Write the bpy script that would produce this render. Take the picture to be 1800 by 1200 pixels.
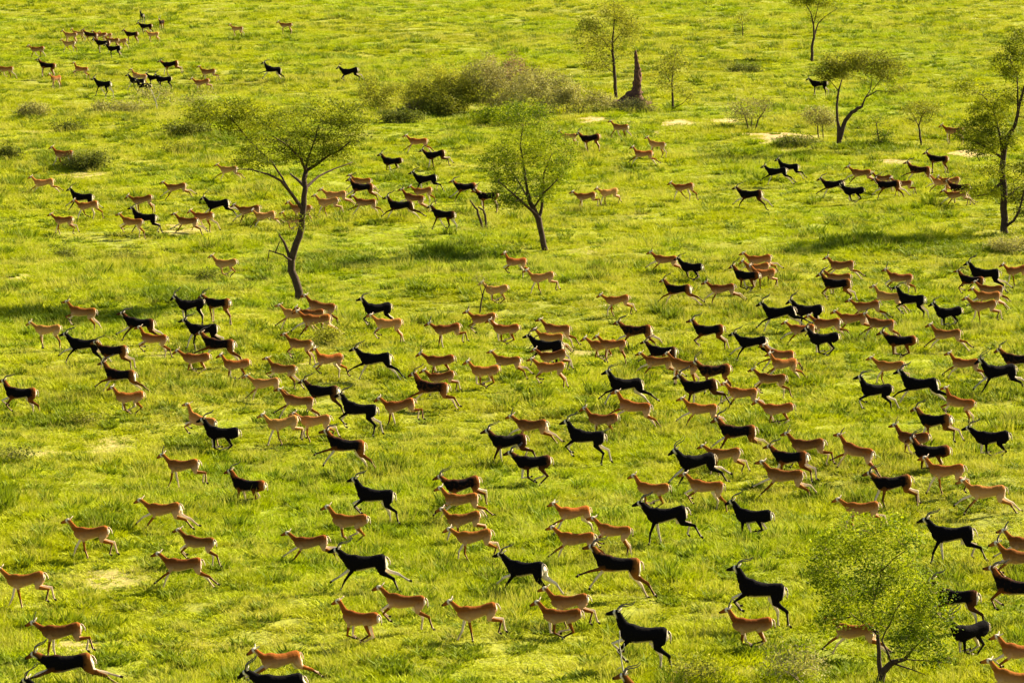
import bpy, bmesh, math, random
import numpy as np
from mathutils import Vector, Matrix
R = math.radians
rng = np.random.default_rng(7)
random.seed(7)
scene = bpy.context.scene
for o in list(bpy.data.objects): bpy.data.objects.remove(o)

# ---------------------------------------------------------------- camera
F, W, HH, CAMH = 6500.0, 1800.0, 1200.0, 20.6
HORIZON = -410.0
PITCH = math.atan((600 - HORIZON) / F)
camd = bpy.data.cameras.new('camera'); cam = bpy.data.objects.new('camera', camd)
scene.collection.objects.link(cam); scene.camera = cam
camd.sensor_width = 36; camd.lens = F / W * 36; camd.clip_start = 1; camd.clip_end = 12000
cam.location = (0, 0, CAMH); cam.rotation_euler = (math.pi/2 - PITCH, 0, 0)
scene.render.resolution_x, scene.render.resolution_y = 1024, 682
# ---------------------------------------------------------------- light
SUN_AZ, SUN_EL = 54.0, 33.0          # azimuth clockwise from +Y
world = bpy.data.worlds.new("World"); scene.world = world; world.use_nodes = True
wn = world.node_tree; bg = wn.nodes['Background']
sky = wn.nodes.new('ShaderNodeTexSky'); sky.sky_type = 'NISHITA'; sky.sun_disc = False
sky.sun_elevation = R(SUN_EL); sky.sun_rotation = R(SUN_AZ); sky.dust_density = 2.0
wn.links.new(sky.outputs[0], bg.inputs[0]); bg.inputs[1].default_value = 0.05
sd = bpy.data.lights.new('sun', 'SUN'); sd.energy = 5.0; sd.angle = R(0.5); sd.color = (1.0, 0.88, 0.66)
sun = bpy.data.objects.new('sun', sd); scene.collection.objects.link(sun)
sv = Vector((math.sin(R(SUN_AZ))*math.cos(R(SUN_EL)), math.cos(R(SUN_AZ))*math.cos(R(SUN_EL)), math.sin(R(SUN_EL))))
sun.rotation_euler = sv.to_track_quat('Z', 'Y').to_euler(); sun.location = sv*100
scene.view_settings.view_transform = 'Standard'; scene.view_settings.look = 'None'
scene.view_settings.exposure = 2.08; scene.view_settings.gamma = 1
scene.cycles.max_bounces = 5; scene.cycles.diffuse_bounces = 2; scene.cycles.transmission_bounces = 2

# ---------------------------------------------------------------- helpers
cp, sp = math.cos(PITCH), math.sin(PITCH)
def ray(px, py):
    u = (px - 900) / F; v = (py - 600) / F
    return Vector((u, cp - v*sp, -(sp + v*cp)))
def gz(x, y):
    return (0.16*np.sin(x*0.19 + 1.3*np.sin(y*0.05)) * np.cos(y*0.115 + 0.7) + 0.10*np.sin(x*0.43 + y*0.31 + 1.0)
            + 0.06*np.sin(x*0.9 - y*0.7))
def ground(px, py, h=0.0):
    d = ray(px, py); z = h
    for _ in range(4):
        t = (CAMH - z) / -d.z
        x, y = d.x*t, d.y*t
        z = float(gz(x, y)) + h
    return Vector((x, y, z - h))
def at(px, py, Y):
    d = ray(px, py); t = Y / d.y
    return Vector((d.x*t, Y, CAMH + d.z*t))
def scl(Y): return F / Y        # pixels per metre
def vnoise(x, y, s, seed=0):
    x = np.asarray(x)/s; y = np.asarray(y)/s
    xi = np.floor(x).astype(np.int64); yi = np.floor(y).astype(np.int64)
    fx = x - xi; fy = y - yi; fx = fx*fx*(3-2*fx); fy = fy*fy*(3-2*fy)
    def h(a, b):
        n = (a*374761393 + b*668265263 + seed*974634777) & 0x7fffffff
        n = ((n ^ (n >> 13))*1274126177) & 0x7fffffff
        return ((n ^ (n >> 16)) & 0xffff) / 65535.0
    return (h(xi, yi)*(1-fx) + h(xi+1, yi)*fx)*(1-fy) + (h(xi, yi+1)*(1-fx) + h(xi+1, yi+1)*fx)*fy
def link(o): scene.collection.objects.link(o); return o
def mesh_obj(name, verts, faces, mats, parent=None, mi=None, smooth=True, attr=None):
    me = bpy.data.meshes.new(name)
    me.from_pydata([tuple(v) for v in verts], [], faces)
    for m in (mats if isinstance(mats, (list, tuple)) else [mats]): me.materials.append(m)
    if mi is not None: me.polygons.foreach_set('material_index', np.asarray(mi, dtype=np.int32))
    me.polygons.foreach_set('use_smooth', np.full(len(me.polygons), smooth))
    if attr is not None:
        a = me.attributes.new('var', 'FLOAT', 'POINT'); a.data.foreach_set('value', np.asarray(attr, dtype=np.float32))
    me.update()
    o = bpy.data.objects.new(name, me); link(o)
    if parent: o.parent = parent
    return o
def tag(o, label=None, cat=None, group=None, kind=None):
    if label: o['label'] = label
    if cat: o['category'] = cat
    if group: o['group'] = group
    if kind: o['kind'] = kind
def empty(name, loc, rz=0):
    o = bpy.data.objects.new(name, None); link(o); o.location = loc; o.rotation_euler = (0, 0, rz); o.empty_display_size = .3
    return o
def mat(name):
    m = bpy.data.materials.new(name); m.use_nodes = True
    nt = m.node_tree; b = nt.nodes['Principled BSDF']; return m, nt, b
def ramp(nt, fac, stops):
    r = nt.nodes.new('ShaderNodeValToRGB'); nt.links.new(fac, r.inputs[0])
    e = r.color_ramp.elements
    while len(e) < len(stops): e.new(0.5)
    for i, (p, c) in enumerate(stops): e[i].position = p; e[i].color = (*c, 1)
    return r.outputs[0]
def mixc(nt, fac, a, b, mode='MIX'):
    n = nt.nodes.new('ShaderNodeMix'); n.data_type = 'RGBA'; n.blend_type = mode
    if isinstance(fac, float): n.inputs[0].default_value = fac
    else: nt.links.new(fac, n.inputs[0])
    for s, v in ((n.inputs[6], a), (n.inputs[7], b)):
        if isinstance(v, tuple): s.default_value = (*v, 1)
        else: nt.links.new(v, s)
    return n.outputs[2]
def noise(nt, vec, scale, detail=3, rough=0.55):
    n = nt.nodes.new('ShaderNodeTexNoise'); n.inputs['Scale'].default_value = scale
    n.inputs['Detail'].default_value = detail; n.inputs['Roughness'].default_value = rough
    if vec: nt.links.new(vec, n.inputs['Vector'])
    return n.outputs[0]
def mth(nt, op, a, b=0.0, clamp=False):
    n = nt.nodes.new('ShaderNodeMath'); n.operation = op; n.use_clamp = clamp
    for i, v in enumerate((a, b)):
        if isinstance(v, (int, float)): n.inputs[i].default_value = v
        else: nt.links.new(v, n.inputs[i])
    return n.outputs[0]
def mapr(nt, v, a, b, c=0.0, d=1.0):
    n = nt.nodes.new('ShaderNodeMapRange'); nt.links.new(v, n.inputs[0])
    for i, k in enumerate((a, b, c, d)): n.inputs[i+1].default_value = k
    return n.outputs[0]

# ---------------------------------------------------------------- materials
# big-scale meadow colour, shared by the soil sheet and the grass: lush lime, yellow green, olive, dry straw
LUSH, YEL, OLIVE, DRY = (0.295, 0.36, 0.004), (0.36, 0.385, 0.006), (0.235, 0.27, 0.010), (0.40, 0.37, 0.05)
def meadow(nt, vecsock):
    n1 = noise(nt, vecsock, 0.055, 4, 0.6)
    c = ramp(nt, n1, [(0.40, LUSH), (0.52, YEL), (0.66, (0.32, 0.33, 0.02))])
    n2 = noise(nt, vecsock, 0.33, 3, 0.6)
    c = mixc(nt, mapr(nt, n2, 0.50, 0.68, 0, 0.6), c, OLIVE)
    n3 = noise(nt, vecsock, 0.21, 3, 0.65)
    c = mixc(nt, mapr(nt, n3, 0.54, 0.68, 0, 0.6), c, DRY)
    return c
# soil
m_soil, nt, b = mat('soil')
tc = nt.nodes.new('ShaderNodeNewGeometry'); P = tc.outputs['Position']
mc = meadow(nt, P)
mc = mixc(nt, 0.45, mc, (0.12, 0.12, 0.03))
at_ = nt.nodes.new('ShaderNodeAttribute'); at_.attribute_name = 'bare'
fine = noise(nt, P, 4.0, 4, 0.7)
soilc = ramp(nt, noise(nt, P, 0.9, 5, 0.7), [(0.3, (0.42, 0.22, 0.11)), (0.7, (0.66, 0.45, 0.27))])
bf = mth(nt, 'MULTIPLY', at_.outputs['Fac'], mapr(nt, fine, 0.35, 0.6), True)
mc = mixc(nt, bf, mc, soilc)
mc = mixc(nt, mapr(nt, fine, 0.3, 0.7, 0.5, 0.0), mc, (0.05, 0.06, 0.015))
nt.links.new(mc, b.inputs['Base Color']); b.inputs['Roughness'].default_value = 1; b.inputs['Specular IOR Level'].default_value = 0.1
bp = nt.nodes.new('ShaderNodeBump'); bp.inputs['Strength'].default_value = 0.8; bp.inputs['Distance'].default_value = 0.15
nt.links.new(noise(nt, P, 2.5, 5, 0.7), bp.inputs['Height']); nt.links.new(bp.outputs[0], b.inputs['Normal'])

def leafy(name, colsock_fn, transl=0.45, rough=0.6):
    m, nt, b = mat(name)
    c = colsock_fn(nt)
    nt.links.new(c, b.inputs['Base Color']); b.inputs['Roughness'].default_value = rough
    b.inputs['Specular IOR Level'].default_value = 0.04
    t = nt.nodes.new('ShaderNodeBsdfTranslucent')
    nt.links.new(mixc(nt, 1.0, c, (1.0, 1.0, 0.4), 'MULTIPLY'), t.inputs[0])
    mx = nt.nodes.new('ShaderNodeMixShader'); mx.inputs[0].default_value = transl
    nt.links.new(b.outputs[0], mx.inputs[1]); nt.links.new(t.outputs[0], mx.inputs[2])
    nt.links.new(mx.outputs[0], nt.nodes['Material Output'].inputs[0])
    return m
def grasscol(kind):
    def f(nt):
        oi = nt.nodes.new('ShaderNodeObjectInfo'); rnd = oi.outputs['Random']
        g = nt.nodes.new('ShaderNodeNewGeometry')
        c = meadow(nt, g.outputs['Position'])
        if kind == 'lush':
            c = mixc(nt, mapr(nt, rnd, 0.6, 1.0, 0, 0.35), c, (0.38, 0.41, 0.008))
            c = mixc(nt, mapr(nt, rnd, 0.0, 0.3, 0.4, 0.0), c, (0.14, 0.19, 0.003))
        elif kind == 'straw':
            c = mixc(nt, 0.45, c, (0.50, 0.43, 0.14))
            c = mixc(nt, mapr(nt, rnd, 0.0, 0.4, 0.4, 0.0), c, (0.25, 0.22, 0.05))
        else:
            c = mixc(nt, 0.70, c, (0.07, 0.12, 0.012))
        return c
    return f
m_grass = leafy('grass_blade', grasscol('lush'), 0.28)
m_straw = leafy('grass_stalk', grasscol('straw'), 0.3)
m_herb = leafy('herb_leaf', grasscol('herb'), 0.3)

def foliage(name, dark, mid, light, transl=0.4):
    def f(nt):
        a = nt.nodes.new('ShaderNodeAttribute'); a.attribute_name = 'var'
        return ramp(nt, a.outputs['Fac'], [(0.0, dark), (0.5, mid), (1.0, light)])
    return leafy(name, f, transl)
m_acacia = foliage('acacia_leaf', (0.06, 0.08, 0.006), (0.16, 0.185, 0.010), (0.38, 0.39, 0.015), 0.38)
m_acgrey = foliage('pale_acacia_leaf', (0.11, 0.12, 0.014), (0.22, 0.225, 0.025), (0.38, 0.37, 0.04), 0.4)
m_green = foliage('bright_leaf', (0.045, 0.08, 0.004), (0.15, 0.205, 0.006), (0.36, 0.40, 0.012), 0.34)
m_grey = foliage('grey_shrub_leaf', (0.16, 0.15, 0.05), (0.28, 0.26, 0.085), (0.40, 0.37, 0.12), 0.3)
m_pink = foliage('dry_shrub_leaf', (0.18, 0.11, 0.07), (0.30, 0.20, 0.12), (0.38, 0.30, 0.15), 0.3)
m_dkshrub = foliage('dark_shrub_leaf', (0.05, 0.06, 0.012), (0.12, 0.14, 0.02), (0.24, 0.25, 0.04), 0.3)
def barkmat(name, c1, c2):
    m, nt, b = mat(name)
    g = nt.nodes.new('ShaderNodeTexCoord')
    nt.links.new(ramp(nt, noise(nt, g.outputs['Object'], 6, 4, 0.7), [(0.3, c1), (0.7, c2)]), b.inputs['Base Color'])
    b.inputs['Roughness'].default_value = 0.95; b.inputs['Specular IOR Level'].default_value = 0.2
    bp = nt.nodes.new('ShaderNodeBump'); bp.inputs['Strength'].default_value = 0.6; bp.inputs['Distance'].default_value = 0.04
    nt.links.new(noise(nt, g.outputs['Object'], 12, 4, 0.7), bp.inputs['Height']); nt.links.new(bp.outputs[0], b.inputs['Normal'])
    return m
m_bark = barkmat('dark_bark', (0.022, 0.013, 0.008), (0.075, 0.045, 0.025))
m_twig = barkmat('twig_bark', (0.10, 0.07, 0.04), (0.22, 0.16, 0.09))
m_dead = barkmat('bleached_wood', (0.30, 0.26, 0.18), (0.5, 0.44, 0.32))
m_mound = barkmat('termite_earth', (0.035, 0.018, 0.012), (0.17, 0.08, 0.045))

# coat: object colour = main coat, its alpha = how black the flanks are; masks are painted coat marks
m_coat, nt, b = mat('antelope_coat')
oi = nt.nodes.new('ShaderNodeObjectInfo')
ca = nt.nodes.new('ShaderNodeAttribute'); ca.attribute_name = 'marks'
sep = nt.nodes.new('ShaderNodeSeparateColor'); nt.links.new(ca.outputs['Color'], sep.inputs[0])
to = nt.nodes.new('ShaderNodeTexCoord')
nz = noise(nt, to.outputs['Object'], 9, 3, 0.6)
c = oi.outputs['Color']
c = mixc(nt, mapr(nt, nz, 0.35, 0.7, 0.0, 0.25), c, mixc(nt, 1.0, c, (0.55, 0.45, 0.4), 'MULTIPLY'))
c = mixc(nt, mth(nt, 'MULTIPLY', mapr(nt, sep.outputs[2], 0.0, .75, 0.6, 0.0), mapr(nt, oi.outputs['Alpha'], .3, .8, 1, 0)), c, (0.62, 0.40, 0.20))      # paler low flank
fm = mth(nt, 'MULTIPLY', mth(nt, 'MULTIPLY', oi.outputs['Alpha'], 1.3), mth(nt, 'MULTIPLY', ca.outputs['Alpha'], mapr(nt, nz, 0.3, 0.6, 0.85, 1.1)), True)
fl = mth(nt, 'MAXIMUM', fm, mapr(nt, oi.outputs['Alpha'], 0.95, 0.99, 0, 1))
c = mixc(nt, fl, c, (0.004, 0.003, 0.003))
c = mixc(nt, sep.outputs[0], c, (0.72, 0.60, 0.42))
c = mixc(nt, sep.outputs[1], c, (0.018, 0.012, 0.009))
nt.links.new(c, b.inputs['Base Color']); b.inputs['Roughness'].default_value = 0.9; b.inputs['Specular IOR Level'].default_value = 0.04
bp = nt.nodes.new('ShaderNodeBump'); bp.inputs['Strength'].default_value = 0.5; bp.inputs['Distance'].default_value = 0.02
nt.links.new(noise(nt, to.outputs['Object'], 14, 4, 0.7), bp.inputs['Height']); nt.links.new(bp.outputs[0], b.inputs['Normal'])
m_horn, nt, b = mat('horn'); b.inputs['Base Color'].default_value = (0.05, 0.035, 0.025, 1); b.inputs['Roughness'].default_value = 0.45

# ---------------------------------------------------------------- ground
BARE = [  # px, py, rx, ry, strength
 (1040,209,30,6,1),(1100,216,25,4,.7),(1195,217,42,7,1),(1165,233,30,5,.6),(1280,215,30,6,.9),(1375,238,60,8,1),(1410,262,50,5,.6),(1565,284,55,5,1),
 (1700,272,45,9,.9),(1340,228,20,4,.6),(1760,470,50,5,.6),(205,1015,75,24,.4),(150,1135,70,14,.7),(70,795,60,12,.55),(190,785,40,14,.5),(40,870,50,8,.5),
 (35,490,50,12,.5),(270,620,45,12,.3),(320,400,50,10,.6),(150,308,50,5,.6),(1075,540,40,8,.5),(1180,545,70,6,.5),(560,640,50,10,.45),(1040,440,45,6,.45),
 (1010,1045,30,8,.7),(1130,1048,30,8,.5),(1210,950,30,14,.4),(1280,1085,40,12,.4),(1300,1180,40,14,.6),(1000,620,60,10,.5),(850,590,40,6,.4),
 (340,1140,60,12,.45),(430,860,30,8,.3),(700,900,60,12,.3),(1100,730,40,8,.35),(60,610,30,8,.5),(620,235,40,5,.4),(90,235,40,6,.4)]
def bare_at(x, y):
    out = np.zeros_like(x)
    for px, py, rx, ry, s in BARE:
        c = ground(px, py); sx = rx / scl(c.y)
        y0 = ground(px, py+ry).y; y1 = ground(px, py-ry).y; sy = (y1-y0)/2
        d = np.sqrt(((x-c.x)/sx)**2 + ((y-c.y)/sy)**2) + (vnoise(x, y, 0.9, 5)-.5)*.9
        out = np.maximum(out, np.clip((1.15-d)/.5, 0, 1)*s)
    return out
def axis(lo, hi, step, far):
    a = list(np.arange(lo, hi+step/2, step)); s = step
    b = a[-1]
    while b < far: s *= 1.35; b += s; a.append(b)
    s = step; b = a[0]; pre = []
    while b > -far: s *= 1.35; b -= s; pre.append(b)
    return np.array(pre[::-1] + a)
gx = axis(-62, 62, 0.8, 5000); gy = axis(70, 380, 0.8, 5000)
X, Y = np.meshgrid(gx, gy); Z = gz(X, Y)
fade = np.clip(1 - (np.maximum(np.abs(X)-300, 0) + np.maximum(np.abs(Y-200)-400, 0))/300, 0, 1); Z = Z*fade
nx, ny = len(gx), len(gy); idx = np.arange(nx*ny).reshape(ny, nx)
fc = np.stack([idx[:-1, :-1], idx[:-1, 1:], idx[1:, 1:], idx[1:, :-1]], -1).reshape(-1, 4)
me = bpy.data.meshes.new('ground')
me.from_pydata(np.stack([X.ravel(), Y.ravel(), Z.ravel()], 1).tolist(), [], fc.tolist())
me.materials.append(m_soil); me.polygons.foreach_set('use_smooth', np.ones(len(me.polygons), bool))
a = me.attributes.new('bare', 'FLOAT', 'POINT'); a.data.foreach_set('value', bare_at(X.ravel(), Y.ravel()).astype(np.float32))
go = link(bpy.data.objects.new('ground', me)); tag(go, kind='structure')

# ---------------------------------------------------------------- grass
def tuft(name, n, h0, h1, rad, w, bend, m, heads=0):
    r = np.random.default_rng(abs(sum(map(ord, name))))
    vs, fs = [], []
    for _ in range(n):
        a = r.uniform(0, 2*math.pi); d = rad*math.sqrt(r.uniform(0, 1)); bx, by = d*math.cos(a), d*math.sin(a)
        h = r.uniform(h0, h1); ld = a + r.normal(0, .9); bn = bend*h*r.uniform(.3, 1.3); wd = r.uniform(0, math.pi)
        wx, wy = math.cos(wd)*w*.5, math.sin(wd)*w*.5; i = len(vs)
        for t, ww in ((0, 1), (.55, .85), (1, 0)):
            ox, oy = math.cos(ld)*bn*t*t, math.sin(ld)*bn*t*t; zz = h*t*(1-.25*t*bend)
            if ww: vs += [(bx+ox-wx*ww, by+oy-wy*ww, zz-.02), (bx+ox+wx*ww, by+oy+wy*ww, zz-.02)]
            else: vs.append((bx+ox, by+oy, zz))
        fs += [(i, i+1, i+3, i+2), (i+2, i+3, i+4)]
    me = bpy.data.meshes.new(name); me.from_pydata(vs, [], fs); me.materials.append(m)
    return bpy.data.objects.new(name, me)
gcol = bpy.data.collections.new('grass_tufts')
for o in (tuft('a_short', 110, .02, .10, .33, .030, 1.3, m_grass), tuft('b_lush', 110, .04, .17, .34, .028, 1.2, m_grass),
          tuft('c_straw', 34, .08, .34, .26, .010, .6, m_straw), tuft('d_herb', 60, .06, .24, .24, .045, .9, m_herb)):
    gcol.objects.link(o)
def scatter(y0, y1, dens):
    hw = lambda y: .1385*y*1.10 + 4
    n = int((y1-y0)*2*hw(y1)*dens)
    y = rng.uniform(y0, y1, n); x = rng.uniform(-1, 1, n)*hw(y1)
    k = np.abs(x) < hw(y); return x[k], y[k]
xs, ys = [], []
for a_, b_, d_ in ((78, 115, 17), (115, 160, 12), (160, 220, 8), (220, 300, 5.5), (300, 400, 3.2)):
    x, y = scatter(a_, b_, d_); xs.append(x); ys.append(y)
x = np.concatenate(xs); y = np.concatenate(ys)
br = bare_at(x, y); nA = vnoise(x, y, 3.2, 1)*.6 + vnoise(x, y, 1.1, 2)*.4; nB = vnoise(x, y, 9, 3)
nC = vnoise(x, y, 2.0, 8)*.5+vnoise(x, y, .8, 9)*.5
keep = rng.uniform(0, 1, len(x)) > np.clip(br*1.15, 0, .97) + np.clip((.38-nA)*1.6, 0, .45)
x, y, br, nA, nB, nC = [v[keep] for v in (x, y, br, nA, nB, nC)]
n = len(x); u = rng.uniform(0, 1, n)
kind = np.where(nA > .52, 1, 0); kind = np.where((u < .12 + .4*np.clip(nB-.55, 0, 1) + br*.5), 2, kind)
kind = np.where((u > .93 - .45*np.clip(nC-.62, 0, .4)*2.2), 3, kind)
dist = np.clip((y-100)/200, 0, 1)
s_ = rng.uniform(.75, 1.25, n)*(1 + .55*dist); szf = (.45 + 1.35*nA*nA/.3*.55)*rng.uniform(.7, 1.3, n)
szf = np.clip(szf, .4, 1.9)*(1-.5*br)*(1-.28*dist)
for px, py, rx, ry in ((800,446,85,13),(600,456,60,9),(1500,430,70,13),(1650,436,80,14),(1545,262,60,7),(1400,256,50,8),(1480,1185,60,16),(300,520,60,12),(560,475,60,8),(90,735,50,16),(340,780,40,9),(400,245,60,8),(1308,122,30,5),(760,205,60,8),(60,560,70,20),(120,282,60,18),(870,208,50,7)):  # taller dark herb patches; where tree shadows fall, their colour paints in shade
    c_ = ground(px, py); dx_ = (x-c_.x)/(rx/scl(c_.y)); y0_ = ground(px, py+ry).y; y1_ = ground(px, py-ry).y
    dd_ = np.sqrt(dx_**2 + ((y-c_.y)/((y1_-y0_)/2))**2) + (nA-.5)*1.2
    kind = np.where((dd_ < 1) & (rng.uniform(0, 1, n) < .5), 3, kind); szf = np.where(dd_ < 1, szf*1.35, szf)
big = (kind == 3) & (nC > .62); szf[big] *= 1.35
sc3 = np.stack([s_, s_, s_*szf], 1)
gme = bpy.data.meshes.new('grass'); gme.from_pydata(np.stack([x, y, gz(x, y)], 1).tolist(), [], [])
for nm, ty, v in (('rot', 'FLOAT', rng.uniform(0, 6.28, n)), ('kindi', 'INT', kind)):
    a = gme.attributes.new(nm, ty, 'POINT'); a.data.foreach_set('value', v.astype(np.int32 if ty == 'INT' else np.float32))
a = gme.attributes.new('scl', 'FLOAT_VECTOR', 'POINT'); a.data.foreach_set('vector', sc3.astype(np.float32).ravel())
gob = link(bpy.data.objects.new('grass', gme)); tag(gob, 'bright yellow green tussocky grass covering the whole plain', 'grass', kind='stuff')
ng = bpy.data.node_groups.new('scatter', 'GeometryNodeTree')
ng.interface.new_socket('Geometry', in_out='INPUT', socket_type='NodeSocketGeometry')
ng.interface.new_socket('Geometry', in_out='OUTPUT', socket_type='NodeSocketGeometry')
N = ng.nodes; gi = N.new('NodeGroupInput'); gout = N.new('NodeGroupOutput')
ci = N.new('GeometryNodeCollectionInfo'); ci.inputs['Collection'].default_value = gcol
ci.inputs['Separate Children'].default_value = True; ci.inputs['Reset Children'].default_value = True
ip = N.new('GeometryNodeInstanceOnPoints'); ip.inputs['Pick Instance'].default_value = True
def nattr(nm, ty):
    q = N.new('GeometryNodeInputNamedAttribute'); q.data_type = ty; q.inputs['Name'].default_value = nm; return q.outputs[0]
cx = N.new('ShaderNodeCombineXYZ'); ng.links.new(nattr('rot', 'FLOAT'), cx.inputs[2])
ng.links.new(gi.outputs[0], ip.inputs['Points']); ng.links.new(ci.outputs[0], ip.inputs['Instance'])
ng.links.new(nattr('kindi', 'INT'), ip.inputs['Instance Index']); ng.links.new(cx.outputs[0], ip.inputs['Rotation'])
ng.links.new(nattr('scl', 'FLOAT_VECTOR'), ip.inputs['Scale']); ng.links.new(ip.outputs[0], gout.inputs[0])
gob.modifiers.new('scatter', 'NODES').node_group = ng
print('tufts', n)

# ---------------------------------------------------------------- trees and shrubs
class Geo:
    def __init__(s): s.v = []; s.f = []; s.mi = []; s.var = []; s.n = 0
    def tube(s, pts, rad, k=6, mi=0, var=.5):
        pts = [Vector(p) for p in pts]; base = s.n
        for i, p in enumerate(pts):
            t = (pts[min(i+1, len(pts)-1)] - pts[max(i-1, 0)]).normalized()
            a = t.orthogonal().normalized() if i == 0 else (a - t*a.dot(t)).normalized()
            b_ = t.cross(a)
            for j in range(k):
                q = p + (a*math.cos(6.2832*j/k) + b_*math.sin(6.2832*j/k))*rad[i]; s.v.append(tuple(q))
        for i in range(len(pts)-1):
            for j in range(k):
                s.f.append((base+i*k+j, base+i*k+(j+1) % k, base+(i+1)*k+(j+1) % k, base+(i+1)*k+j)); s.mi.append(mi)
        s.f.append(tuple(base+(len(pts)-1)*k+j for j in range(k))); s.mi.append(mi)
        s.var += [var]*(len(pts)*k); s.n += len(pts)*k
    def leaves(s, C, size, var, r, mi=1, flat=.5):
        n = len(C); C = np.asarray(C)
        d = r.normal(0, 1, (n, 3)); d[:, 2] *= flat; d /= np.linalg.norm(d, axis=1)[:, None]
        e = r.normal(0, 1, (n, 3)); e[:, 2] *= flat; e -= d*(e*d).sum(1)[:, None]; e /= np.linalg.norm(e, axis=1)[:, None]
        L = (size*.95*r.uniform(.6, 1.5, n))[:, None]; Wd = L*.45
        P = np.stack([C-d*L*.5, C+e*Wd*.5, C+d*L*.5, C-e*Wd*.5], 1).reshape(-1, 3)
        s.v += P.tolist(); b0 = s.n
        s.f += [(b0+4*i, b0+4*i+1, b0+4*i+2, b0+4*i+3) for i in range(n)]; s.mi += [mi]*n
        s.var += np.repeat(np.clip(var, 0, 1), 4).tolist(); s.n += 4*n
def wobble(p, q, k, amp, r):
    out = []
    for i in range(1, k+1):
        t = i/k; v = p.lerp(q, t)
        if i < k: v = v + Vector(r.normal(0, amp, 3))
        out.append(v)
    return out
LEAFY = {18: 1.0, 5: 1.4, 3: 1.2, 8: 1.35}
def make_tree(name, label, cat, base_px, limbs, blobs, leafm, bark=m_bark, leaf=.10, per=26, group=None, seed=1, twig_r=.014, sprd=.30, flat=.45, r0scale=1.0, droop=.0):
    """limbs: list of polylines [(px,py,radius_px,depth_m)...]; blobs: (px,py,rx,ry,depth_m,targets)"""
    r = np.random.default_rng(seed); b = ground(*base_px); Y0 = b.y; S = scl(Y0)
    root = empty(name, b); tag(root, label, cat, group)
    g = Geo(); nodes = []; nrad = []
    for L in limbs:
        pts = []; rd = []
        for i, q in enumerate(L):
            dz = q[3] if len(q) > 3 else 0
            pts.append(at(q[0], q[1], Y0+dz) - b); rd.append(q[2]/S*.85*r0scale*(q[2]/limbs[0][0][2])**.25)
        if L[0][0:2] == base_px: pts[0] = Vector((0, 0, -.1))
        P, RR = [pts[0]], [rd[0]]
        for i in range(len(pts)-1):
            k = max(2, int((pts[i+1]-pts[i]).length/.35))
            for j in range(1, k+1):
                t = j/k; v = pts[i].lerp(pts[i+1], t) + Vector(r.normal(0, .25*rd[i], 3))*(j < k)
                P.append(v); RR.append(rd[i]*(1-t)+rd[i+1]*t)
        g.tube(P, RR, 8)
        for v, q in list(zip(P, RR))[max(1, len(P)//3):]: nodes.append(v); nrad.append(q)
    if limbs:
        tr = mesh_obj('trunk', g.v, g.f, bark, root)
    else:
        nodes = [Vector((r.normal(0, .15), r.normal(0, .15), 0.05)) for _ in range(5)]; nrad = [.03]*5
    c = Geo(); LC, LV = [], []
    NA = [np.array(v) for v in nodes]
    for (px, py, rx, ry, dz, cnt) in blobs:
        ce = np.array(at(px, py, Y0+dz) - b); ax = rx/S; az = ry/S; ay = ax*.85
        T = r.normal(0, 1, (cnt, 3)); T /= np.linalg.norm(T, axis=1)[:, None]; T *= r.uniform(.25, 1, (cnt, 1))**.5
        T = T*np.array([ax, ay, az]) + ce; T[:, 2] = np.maximum(T[:, 2], .12)
        T = T[np.argsort(np.linalg.norm(T - np.array(nodes[int(np.argmin([np.linalg.norm(v-ce) for v in NA]))]), axis=1))]
        bv = r.normal(0, .19)
        for t in T:
            A = np.array(NA); dd = np.linalg.norm(A - t, axis=1) + .6*np.maximum(A[:, 2]-t[2], 0); i = int(np.argmin(dd))
            st = nodes[i]; en = Vector(t)
            mid_ = wobble(st, en, max(2, int((en-st).length/.35)), .05*(en-st).length, r)
            rr = min(nrad[i]*.75, twig_r*2.2); ra = [rr + (twig_r*.5-rr)*(m+1)/len(mid_) for m in range(len(mid_))]
            c.tube([st]+mid_, [rr]+ra, 4)
            for m, q in zip(mid_, ra): nodes.append(m); nrad.append(max(q, twig_r*.8)); NA.append(np.array(m))
            k = int(1.7*per*(LEAFY.get(seed, 1.4) if cat == 'tree' else 1)*r.uniform(.4, 1.6))
            if k > 0:
                cc = t + r.normal(0, 1, (k, 3))*np.array([sprd, sprd, sprd*flat]); cc[:, 2] = np.maximum(cc[:, 2], .05)
                LC.append(cc); LV.append(np.full(k, .47 + bv + r.normal(0, .30)) + r.normal(0, .10, k))
                if droop:
                    cc[:, 2] -= np.abs(r.normal(0, droop, k))
    if LC: c.leaves(np.concatenate(LC), leaf, np.concatenate(LV), r, flat=.6)
    cr = mesh_obj('crown' if limbs else 'foliage', c.v, c.f, [m_twig if leafm is not m_acacia else bark, leafm], root, mi=c.mi, smooth=False, attr=c.var)
    return root

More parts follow.
